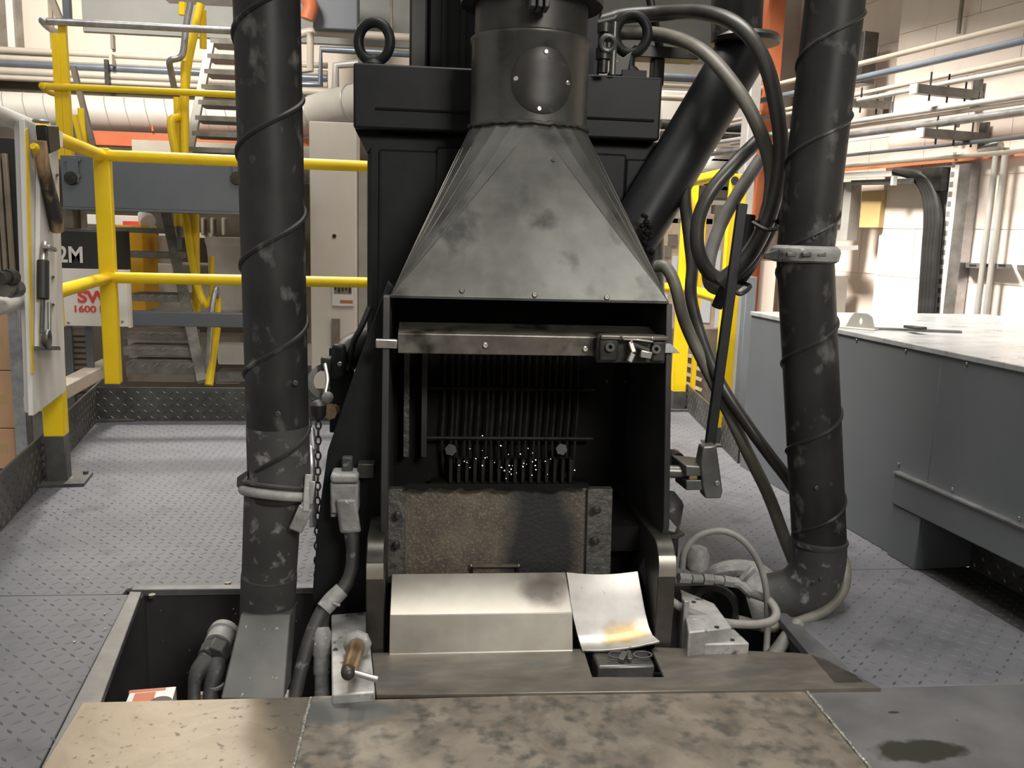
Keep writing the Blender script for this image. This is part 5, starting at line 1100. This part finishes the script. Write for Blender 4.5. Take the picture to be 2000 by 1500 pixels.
MB().lohi((b.x, 4.202, a.z-.005), (b.x+.012, 4.23, b.z+.03)).build('sign_edge', m_pillar, sg)
q = PY(152, 590, 4.198); text('SWL', (q.x, 4.199, q.z), (1, 0, 0), (0, 0, 1), px(22, q), m_signred, 'lettering', sg, .002, .035, 1.18)
q = PY(142, 609, 4.198); text('1600 kg', (q.x, 4.199, q.z), (1, 0, 0), (0, 0, 1), px(12.5, q), m_signred, 'lettering', sg, .002, .02, 1.22)
MB().lohi(tuple(PY(172, 600, 4.285)), tuple(PY(182, 580, 4.21))).build('standoff', m_gun, sg)
for q in ((134, 630), (240, 550), (239, 628)): bolt(MB(), PY(q[0], q[1], 4.2), (0, -1, 0), .007, .005).build('screw', m_galv, sg)
def tank(x0, x1, y0, y1, Y, name, label):
    a = PY((x0+x1)/2, y1, Y); r = px((x1-x0)/2, a); top = PY((x0+x1)/2, y0, Y).z; t = thing(name, label, 'tank', tuple(a))
    MB().lathe((a.x, Y+r, a.z), (0, 0, 1), [(0, r*.94), ((top-a.z)*.72, r*.95), ((top-a.z)*.9, r*.99)], 36).build('tank_body', m_tank, t)
    MB().lathe((a.x, Y+r, a.z+(top-a.z)*.9), (0, 0, 1), [(0, r*1.0), (.02, r*1.03), ((top-a.z)*.1, r*1.03), ((top-a.z)*.1+.004, r*.9)], 36).build('tank_rim', m_tank, t)
    return t
tank(394, 520, 466, 606, 5.6, 'drum', 'big off-white drum with a rim behind the lower handrail')
tank(303, 345, 462, 515, 5.7, 'drum', 'small off-white drum behind the stair treads')
# dim machinery silhouettes under the walkway
dm = thing('conveyor', 'brown grey conveyor frame in the shade under the walkway', 'conveyor', tuple(PY(400, 745, 6.2)))
for (x0_, x1_, y0_, y1_, Y) in ((250, 480, 650, 700, 6.0), (300, 480, 515, 610, 6.4), (420, 480, 718, 750, 5.6)):
    MB().lohi(tuple(PY(x0_, y1_, Y)), tuple(PY(x1_, y0_, Y+.2))).build('frame_panel', m_brownmid, dm, bevel=.01)
MB().lohi(tuple(PY(425, 712, 5.5)), tuple(PY(700, 672, 5.6))).build('bench_top', m_pillar, dm, bevel=.01)
MB().lohi(tuple(PY(425, 745, 5.52)), tuple(PY(700, 725, 5.6))).build('frame_panel', m_treadgrey, dm, bevel=.01)
MB().lohi(tuple(PY(310, 462, 6.1)), tuple(PY(420, 455, 6.2))).build('rail', m_pipebeige, dm)
for q in (325, 345, 392, 410, 432): MB().lohi(tuple(PY(q, 460, 6.0)), tuple(PY(q+13, 425, 6.1))).build('roller_housing', m_brownmid, dm, bevel=.02)
wl = thing('strip_lamp', 'pale strip housing with a flared shade under the walkway', 'lamp', tuple(PY(250, 440, 5.9)))
MB().lohi(tuple(PY(170, 438, 5.9)), tuple(PY(282, 422, 5.95))).build('housing', m_signwhite, wl, bevel=.004)
MB().lohi(tuple(PY(240, 440, 5.88)), tuple(PY(285, 433, 5.9))).build('red_edge', m_signred, wl)
MB().lathe(PY(275, 418, 5.8), PY(295, 440, 5.7)-PY(275, 418, 5.8), [(0, .02), (.08, .05), (.11, .05)], 16).build('shade', m_signwhite, wl)
tag(MB().lohi(tuple(PY(128, 447, 4.7)), tuple(PY(158, 408, 4.8))).build('rail_bracket', m_brownmid, bevel=.005), 'brown grey bracket above the black box under the walkway', 'bracket')
tag(MB().lohi(tuple(PY(160, 445, 4.75)), tuple(PY(170, 408, 4.8))).build('rail_bracket', m_pipebeige, bevel=.005), 'beige bracket strip right of the brown bracket', 'bracket')

# upper middle background: grey box and pipes left of the tower
tag(MB().lohi(tuple(PY(611, 55, 6.4)), tuple(PY(703, -60, 6.6))).build('grey_box', m_beam, bevel=.01), 'grey sheet metal box high on the wall left of the tower', 'box')
tag(MB().tube([PY(588, -20, 6.3), PY(606, 10, 6.3), PY(600, 38, 6.3)], .05, 12).build('orange_hose', m_orange), 'orange hose bend beside the grey wall box', 'hose')
def wpipe(pts, rp, mt, nm, lb): P3 = [PY(*q) for q in pts]; return tag(MB().tube(P3, px(rp, P3[0]), 12, smooth=False).build(nm, mt), lb, 'pipe')
wpipe([(585, 67, 6.5), (603, 62, 6.5), (800, 74, 6.5)], 8, m_pipebeige, 'bent_pipe', 'cream pipe just below the grey wall box')
wpipe([(606, 64, 6.45), (606, 138, 6.45), (580, 138, 6.45)], 7, m_pipebeige, 'bent_pipe', 'cream pipe dropping beside the left pipe below the grey box')
wpipe([(580, 163, 6.3), (626, 166, 6.3), (627, 96, 6.3), (800, 106, 6.3)], 6.5, m_pipeblue, 'bent_pipe', 'blue grey stepped pipe left of the eye bolt')
wpipe([(655, 175, 6.2), (656, 128, 6.2), (700, 124, 6.2)], 8, m_pipegrey, 'bent_pipe', 'grey elbow pipe below the blue stepped pipe')
wpipe([(585, 178, 6.3), (700, 184, 6.3)], 8, m_pipebeige, 'bent_pipe', 'cream pipe lying above the bending pale duct')
wpipe([(764, -20, 6.6), (765, 60, 6.6)], 3, m_brownmid, 'conduit', 'thin brown conduit above the left eye bolt')

# ================================================================== RIGHT FENCE
rf = thing('side_fence', 'yellow fence with drilled flat posts between hood and cabinet', 'railing', tuple(PZ(1370, 830)))
G1 = PZ(1322, 800); G1.y += .0; G2 = PZ(1404, 868)
h1 = PY(1330, 352, G1.y).z; h2 = PY(1425, 345, G2.y).z
def vbar(P, w, d, z0, z1, mat, name): return MB().lohi((P.x-w/2, P.y-d/2, z0), (P.x+w/2, P.y+d/2, z1)).build(name, mat, rf, bevel=.003)
vbar(G1, .062, .05, .09, h1, m_yellow, 'post'); vbar(G1, .063, .051, 0, .095, m_base, 'post_foot')
vbar(G2, .064, .03, .07, h2+.01, m_yelldirty, 'post'); vbar(G2, .065, .031, 0, .075, m_base, 'post_foot')
MB().lohi((G2.x-.06, G2.y-.05, 0), (G2.x+.06, G2.y+.05, .008)).build('foot_plate', m_base, rf)
MB().lohi((G1.x-.06, G1.y-.05, 0), (G1.x+.06, G1.y+.05, .008)).build('foot_plate', m_base, rf)
q = PY(1435, 353, G2.y-.016); MB().cyl(q, q+Vector((0, -.002, 0)), .016, 20).build('bolt_hole', m_rubber, rf)
for (ya, yb, yc) in ((357, 352, 348), (558, 566, 580)):
    A = PY(1330, yb, G1.y); Bq = PY(1415, yc, G2.y); A.z = Bq.z = (A.z+Bq.z)/2
    MB().tube([Vector((A.x-.6, A.y+.05, A.z)), A, Bq], .0225, 14, smooth=False).build('rail', m_yellow, rf)
tag(VS(1281, 1290, 445, 960, 5.0, .03, 470).build('thin_post', m_yellow), 'thin yellow post far behind the hood edge', 'post')
tag(VS(1367, 1375, 380, 960, 5.0, .03, 500).build('thin_post', m_yelldirty), 'thin yellow post far behind the hose loops', 'post')

# clutter seen through the fence
ck = thing('storage_rack', 'cluttered pale storage rack far behind the yellow fence', 'rack', tuple(PY(1370, 700, 6.2)))
for k, (y, mt) in enumerate(((300, m_pipebeige), (322, m_signwhite), (340, m_busy), (372, m_brownmid), (440, m_busy))):
    MB().lohi(tuple(PY(1240, y+9, 6.2)), tuple(PY(1475, y, 6.6))).build('shelf', mt, ck, bevel=.004)
r_ = random.Random(17)
for k in range(26):
    x = 1250+r_.uniform(0, 200); y = r_.choice((372, 440, 470)); w = r_.uniform(12, 34); h = r_.uniform(12, 44)
    MB().lohi(tuple(PY(x, y, 6.2)), tuple(PY(x+w, y-h, 6.3))).build('stored_part', r_.choice((m_busy, m_brownmid, m_signwhite, m_treadgrey, m_busy)), ck, bevel=.006)
for q in (1268, 1352, 1462): VS(q, q+9, 280, 900, 6.15, .05, 400).build('upright', m_pipebeige, ck)
pb_ = thing('notice_board', 'pale blue and cream board behind the fence below the hose loops', 'board', tuple(PY(1350, 640, 5.8)))
MB().lohi(tuple(PY(1240, 640, 5.8)), tuple(PY(1450, 440, 5.83))).build('board', m_busy, pb_)
for (x, w, y0_, y1_) in ((1282, 22, 575, 625), (1310, 14, 500, 560), (1365, 26, 545, 630), (1394, 14, 490, 530), (1395, 30, 575, 640), (1255, 20, 520, 570)):
    MB().lohi(tuple(PY(x, y1_, 5.79)), tuple(PY(x+w, y0_, 5.797))).build('poster', m_pale, pb_)
for (x, y) in ((1305, 458), (1292, 480), (1300, 540)): MB().lohi(tuple(PY(x, y+22, 5.785)), tuple(PY(x+18, y, 5.797))).build('dark_print', m_brownmid, pb_)
for q in (1262, 1440): MB().lohi((PY(q, 600, 5.82).x-.02, 5.83, -.48), (PY(q, 600, 5.82).x+.02, 5.87, PY(q, 445, 5.82).z)).build('board_leg', m_pipebeige, pb_)
bn = thing('brown_bench', 'brown bench with pale slats behind the yellow fence post', 'bench', tuple(PY(1345, 760, 5.2)))
MB().lohi(tuple(PY(1300, 790, 5.2)), tuple(PY(1400, 640, 5.3))).build('bench_side', m_brownmid, bn)
for k in range(4): MB().bar(PY(1330, 690+k*18, 5.19), PY(1370, 702+k*20, 5.17), .02, .02).build('slat', m_busy, bn)
tag(MB().lathe(PY(1374, 298, 6.198), (0, -1, 0), [(0, .05), (.05, .07), (.07, .065)], 20).build('bright_lamp', m_lamp), 'round white lamp housing beside the slanting pipe', 'lamp')

# columns between the slanting pipe and the right duct
YC = 4.6
oc = thing('orange_column', 'orange steel column leaning in line behind the hose loops', 'column', tuple(PY(1485, 700, YC)))
a = PY(1493, 560, YC); MB().lohi((PY(1484, 300, YC).x, YC, -.4), (PY(1512, 300, YC).x, YC+.03, 3)).build('column_flange', m_orange, oc)
MB().lohi((PY(1497, 300, YC).x, YC+.03, -.4), (PY(1502, 300, YC).x, YC+.2, 3)).build('column_web', m_orange, oc)
gc = thing('grey_column', 'grey steel channel column beside the orange column', 'column', tuple(PY(1470, 700, 4.4)))
MB().lohi((PY(1457, 300, 4.4).x, 4.4, -.4), (PY(1478, 300, 4.4).x, 4.5, PY(1460, 95, 4.4).z)).build('column_shaft', m_pipegrey, gc, bevel=.004)
MB().lohi((PY(1440, 800, 4.3).x, 4.3, -.4), (PY(1460, 800, 4.3).x, 4.36, PY(1450, 540, 4.3).z)).build('column_foot', m_beam, gc, bevel=.004)
cl = thing('cream_column', 'cream pipe chase between the orange column and the elbow duct', 'column', tuple(PY(1500, 700, 4.5)))
MB().lohi((PY(1487, 600, 4.5).x, 4.5, -.4), (PY(1510, 600, 4.5).x, 4.56, PY(1500, 510, 4.5).z)).build('chase', m_wallR, cl)
gch = thing('wall_channel', 'tall beige grey channel high behind the duct top', 'channel', tuple(PY(1540, 400, 4.8)))
MB().lohi((PY(1524, 100, 4.8).x, 4.8, -.4), (PY(1562, 100, 4.8).x, 4.86, 3)).build('channel', m_pipegrey, gch, bevel=.004)
MB().lohi((PY(1516, 100, 4.78).x, 4.78, .8), (PY(1521, 100, 4.78).x, 4.82, 3)).build('edge_strip', m_pipebeige, gch)
for k, (y, mt, r, lb) in enumerate(((108, m_pipegrey, 5, 'grey pipe run behind the slanting pipe, topmost'), (150, m_pipeblue, 8, 'blue grey pipe run behind the slanting pipe'), (166, m_pipebeige, 5, 'beige pipe run just under the blue grey one behind the slanting pipe'), (190, m_pipebeige, 6, 'beige pipe run behind the slanting pipe, above the dark pair'), (243, m_dark, 9, 'dark fat pipe behind the hose loops, upper of the dark pair'), (264, m_dark, 8, 'dark fat pipe behind the hose loops, lower of the dark pair'))):
    p = PY(1290, y, 5.4); tag(MB().cyl(p, (PY(1530, y, 5.4).x, 5.4, p.z), px(r, p), 12).build('wall_pipe', mt), lb, 'pipe')
tag(MB().lohi(tuple(PY(1290, 235, 5.9)), tuple(PY(1500, 195, 6.1))).build('pale_beam', m_pillar, bevel=.01), 'pale grey beam behind the slanting pipe', 'beam')

# ================================================================== RIGHT WALL SERVICES
def runR(q0, q1, rp, mt, off, lb, nm='wall_pipe'):
    a = WR(*q0, off); b = WR(*q1, off); z = (a.z+b.z)/2; d = (b-a)
    ta_ = (a-wp).dot(wdv); tb_ = (b-wp).dot(wdv)
    A = wpt(1.9, a.z+(b.z-a.z)*0, off); A.z = a.z; B_ = wpt(tb_-.8, b.z, off)
    return tag(MB().cyl(A, B_, px(rp, b)*.92, 12).build(nm, mt), lb, 'pipe', 'service pipes along the right wall')
runR((1680, 126), (2000, 44), 7, m_pipebeige, .14, 'beige service pipe, topmost on the block wall')
runR((1680, 155), (2000, 77), 8.5, m_pipeblue, .24, 'blue grey service pipe just under the topmost pipe on the block wall')
runR((1668, 190), (2000, 112), 6, m_pipebeige, .12, 'beige service pipe, third from the top on the block wall')
runR((1666, 200), (2000, 131), 6, m_pipegrey, .20, 'grey beige service pipe above the upper bracket arm')
runR((1660, 237), (2000, 188), 7, m_pipegrey, .22, 'grey service pipe just under the upper bracket arm')
runR((1658, 247), (2000, 202), 5, m_pipebeige, .10, 'thin beige service pipe between the two bracket arms')
runR((1655, 264), (2000, 218), 9, m_galv, .25, 'pale thick service pipe just above the lower bracket arm')
runR((1655, 303), (2000, 268), 4.5, m_pipeblue, .10, 'thin blue grey service pipe under the lower bracket arm')
runR((1650, 324), (1925, 302), 5, m_pipebeige, .14, 'beige service pipe, lowest, above the orange strip')
orb = thing('orange_strip', 'orange painted steel strip along the block wall', 'beam', tuple(WR(1800, 330)))
MB().hexa([WR(1650, 335, .03), WR(2010, 303, .03), WR(2010, 303, .001), WR(1650, 335, .001), WR(1650, 329, .03), WR(2010, 288, .03), WR(2010, 288, .001), WR(1650, 329, .001)]).build('strip', m_orange, orb)
def armR(q0, q1, lb):
    t = thing('bracket_arm', lb, 'bracket', tuple(WR(*q1, 0)))
    e = WR(q1[0], q1[1], .0); s = e+wnm*.34; s.z = e.z
    MB().bar(s, e, .035, .035).build('arm', m_gun, t, bevel=.002)
    MB().box(s, (.008, .036, .036), Matrix.Rotation(math.atan2(wnm.y, wnm.x), 3, 'Z')).build('end_cap', m_signwhite, t)
    MB().bar(e+wnm*.02+Vector((0, 0, -.05)), e+wnm*.02+Vector((0, 0, .06)), .04, .012, wnm).build('wall_plate', m_gun, t)
    for k in (.08, .17, .26):
        c = e+wnm*k; MB().cyl(c-Vector((0, 0, .04)), c+Vector((0, 0, .07)), .004, 6).build('hanger_rod', m_dark, t)
armR((1766, 181), (1915, 187), 'grey bracket arm carrying the upper service pipes')
armR((1783, 257), (1928, 270), 'grey bracket arm carrying the lower service pipes')
armR((1640, 215), (1740, 208), 'dark bracket arm close behind the duct')
def vr(q0, q1, w, d, mt, nm, lb, cat, off=0.0):
    a = WR(*q0, off); b = WR(*q1, off); c = (a+b)/2; t = MB()
    t.bar(a+wnm*d/2, Vector((a.x, a.y, b.z))+wnm*d/2, w, d, wnm)
    return tag(t.build(nm, mt, bevel=.002), lb, cat)
def vp(q0, q1, rp, mt, nm, lb, off): a = WR(*q0, off); z = WR(*q1, off).z; return tag(MB().cyl(a, (a.x, a.y, z), px(rp, a), 12).build(nm, mt), lb, 'pipe')
vp((1905, 640), (1932, 292), 6, m_pipegrey, 'drop_pipe', 'vertical grey drop pipe on the block wall, nearer to the cable tray', .06)
vp((1922, 640), (1948, 290), 6, m_pipegrey, 'drop_pipe', 'vertical grey drop pipe on the block wall, farther from the cable tray', .06)
tag(MB().tube([WR(1915, 296, .07), WR(1932, 290, .07), WR(1955, 284, .07)], .018, 10, smooth=False).build('pipe_elbow', m_pipegrey), 'grey elbow joint on top of the two drop pipes', 'pipe')
chn = thing('wall_strut', 'slotted steel strut crossing behind the drop pipes', 'strut', tuple(WR(1940, 520)))
MB().hexa([WR(1886, 523, .05), WR(1976, 525, .05), WR(1976, 525, 0), WR(1886, 523, 0), WR(1886, 513, .05), WR(1976, 516, .05), WR(1976, 516, 0), WR(1886, 513, 0)]).build('strut', m_galv, chn)
for q in (1893, 1925, 1950): MB().hexa([WR(q, 521, .0505), WR(q+14, 521, .0505), WR(q+14, 521, .049), WR(q, 521, .049), WR(q, 516, .0505), WR(q+14, 517, .0505), WR(q+14, 517, .049), WR(q, 516, .049)]).build('slot', m_rubber, chn)
tag(MB().hexa([WR(1986, 527, .05), WR(2040, 529, .05), WR(2040, 529, 0), WR(1986, 527, 0), WR(1986, 517, .05), WR(2040, 519, .05), WR(2040, 519, 0), WR(1986, 517, 0)]).build('wall_strut', m_galv), 'short strut end past the slotted strut on the block wall', 'strut')
ct = thing('cable_tray', 'perforated vertical cable tray with a galvanised edge on the block wall', 'cable tray', tuple(WR(1835, 640)))
a = WR(1806, 640, .03); zt2 = WR(1832, 325, .03).z
def tr_(x, w, off, d, mt, nm, y0=640, yt=325):
    a = WR(x, y0, off); b = wdv*(-w)
    return MB().hexa([a, a+b, a+b-wnm*d, a-wnm*d]+[p+Vector((0, 0, zt2-a.z)) for p in (a, a+b, a+b-wnm*d, a-wnm*d)]).build(nm, mt, ct)
tr_(1790, .20, .03, .02, m_mesh, 'tray_back'); tr_(1822, .05, .04, .02, m_signwhite, 'tray_strip'); tr_(1838, .06, .055, .05, m_galv, 'tray_edge')
for k in range(22):
    a = WR(1822, 640, .0405)-wdv*.012+Vector((0, 0, k*.04)); MB().box(a, (.018, .0015, .022), Matrix.Rotation(math.atan2(wdv.y, wdv.x), 3, 'Z')).build('tray_slot', m_mesh, ct)
for k, (dx, lb) in enumerate(((0, 'black cable nearest the duct in the cable tray bundle'), (8, 'second black cable from the duct in the cable tray bundle'), (16, 'third black cable from the duct in the cable tray bundle'), (24, 'black cable next to the perforated strip in the cable tray bundle'))):
    o_ = .07
    tag(MB().tube([WR(1748+dx*.5, 334+dx*.1, o_), WR(1785+dx*.4, 346-dx*.2, o_), WR(1806+dx*.6, 375-dx*.4, o_), WR(1812+dx*.85, 420, o_), WR(1807+dx*.85, 500, o_), WR(1798+dx*.85, 640, o_)], .017, 10, sub=8).build('black_cable', m_rubber), lb, 'cable', 'cables in the wall tray')
vr((1833, 375), (1838, 328), .11, .05, m_dark, 'junction_box', 'dark grey junction box at the top of the cable tray', 'box', .03)
wt = thing('wall_trunking', 'white horizontal trunking on a grey bracket behind the duct', 'trunking', tuple(WR(1700, 350)))
MB().hexa([WR(1640, 349, .12), WR(1742, 345, .12), WR(1742, 345, .02), WR(1640, 349, .02), WR(1640, 338, .12), WR(1742, 333, .12), WR(1742, 333, .02), WR(1640, 338, .02)]).build('trunking', m_signwhite, wt, bevel=.002)
MB().hexa([WR(1662, 362, .10), WR(1785, 360, .10), WR(1785, 360, .01), WR(1662, 362, .01), WR(1662, 352, .10), WR(1785, 348, .10), WR(1785, 348, .01), WR(1662, 352, .01)]).build('bracket', m_gun, wt, bevel=.002)
MB().box(WR(1746, 353, .11), (.02, .02, .04)).build('clip', m_signwhite, wt)
vr((1658, 470), (1664, 357), .11, .06, m_pipegrey, 'wall_box', 'narrow grey wall box behind the duct', 'box')
vr((1648, 440), (1652, 357), .03, .05, m_brownmid, 'conduit_drop', 'brown conduit left of the narrow wall box', 'conduit', .03)
vr((1706, 445), (1712, 373), .13, .03, m_tan, 'tan_board', 'tan board set in the cream block wall', 'board')
tag(MB().hexa([WR(1622, 490, .10), WR(1676, 488, .10), WR(1676, 488, .02), WR(1622, 490, .02), WR(1622, 481, .10), WR(1676, 479, .10), WR(1676, 479, .02), WR(1622, 481, .02)]).build('support_arm', m_pipegrey), 'grey support arm sticking out beside the duct flange', 'bracket')
vr((1634, 612), (1637, 537), .12, .08, m_pipegrey, 'small_box', 'small grey box on the wall just above the cabinet top', 'box')
vr((1690, 168), (1694, 70), .12, .08, m_gun, 'oval_box', 'dark rounded box high on the wall beside the duct', 'box')
vp((1872, 66), (1876, -60), 4, m_brownmid, 'conduit_drop', 'thin dark conduit high on the block wall', .03)

# loose bright chips on the platform, the plates and in the pit: nobody could count them
r_ = random.Random(41); mb = MB()
for k in range(150):
    x = r_.uniform(-1.05, -.62) if k < 75 else r_.uniform(.85, 1.2); y = r_.uniform(1.2, 2.6)
    if k >= 110: x = r_.uniform(XL+.03, -.27); y = r_.uniform(1.45, 1.88)
    z = -.449 if k >= 110 else (.001 if y > 1.42 else .0016)
    h = r_.uniform(.0008, .0020); a = r_.uniform(0, 3.14); w = r_.uniform(.0012, .003)
    mb.box((x, y, z+h/2), (w*1.6, w, h), Matrix.Rotation(a, 3, 'Z'))
for k in range(40):
    y = r_.uniform(1.47, 1.88); mb.box((r_.uniform(XL+.02, -.27), YB-.001, r_.uniform(-.32, -.03)), (.0025, .002, .0025))
chips = mb.build('metal_chips', m_bright, smooth=0)
chips['kind'] = 'stuff'; chips['label'] = 'tiny bright metal chips scattered over the platform and in the pit'; chips['category'] = 'metal chips'
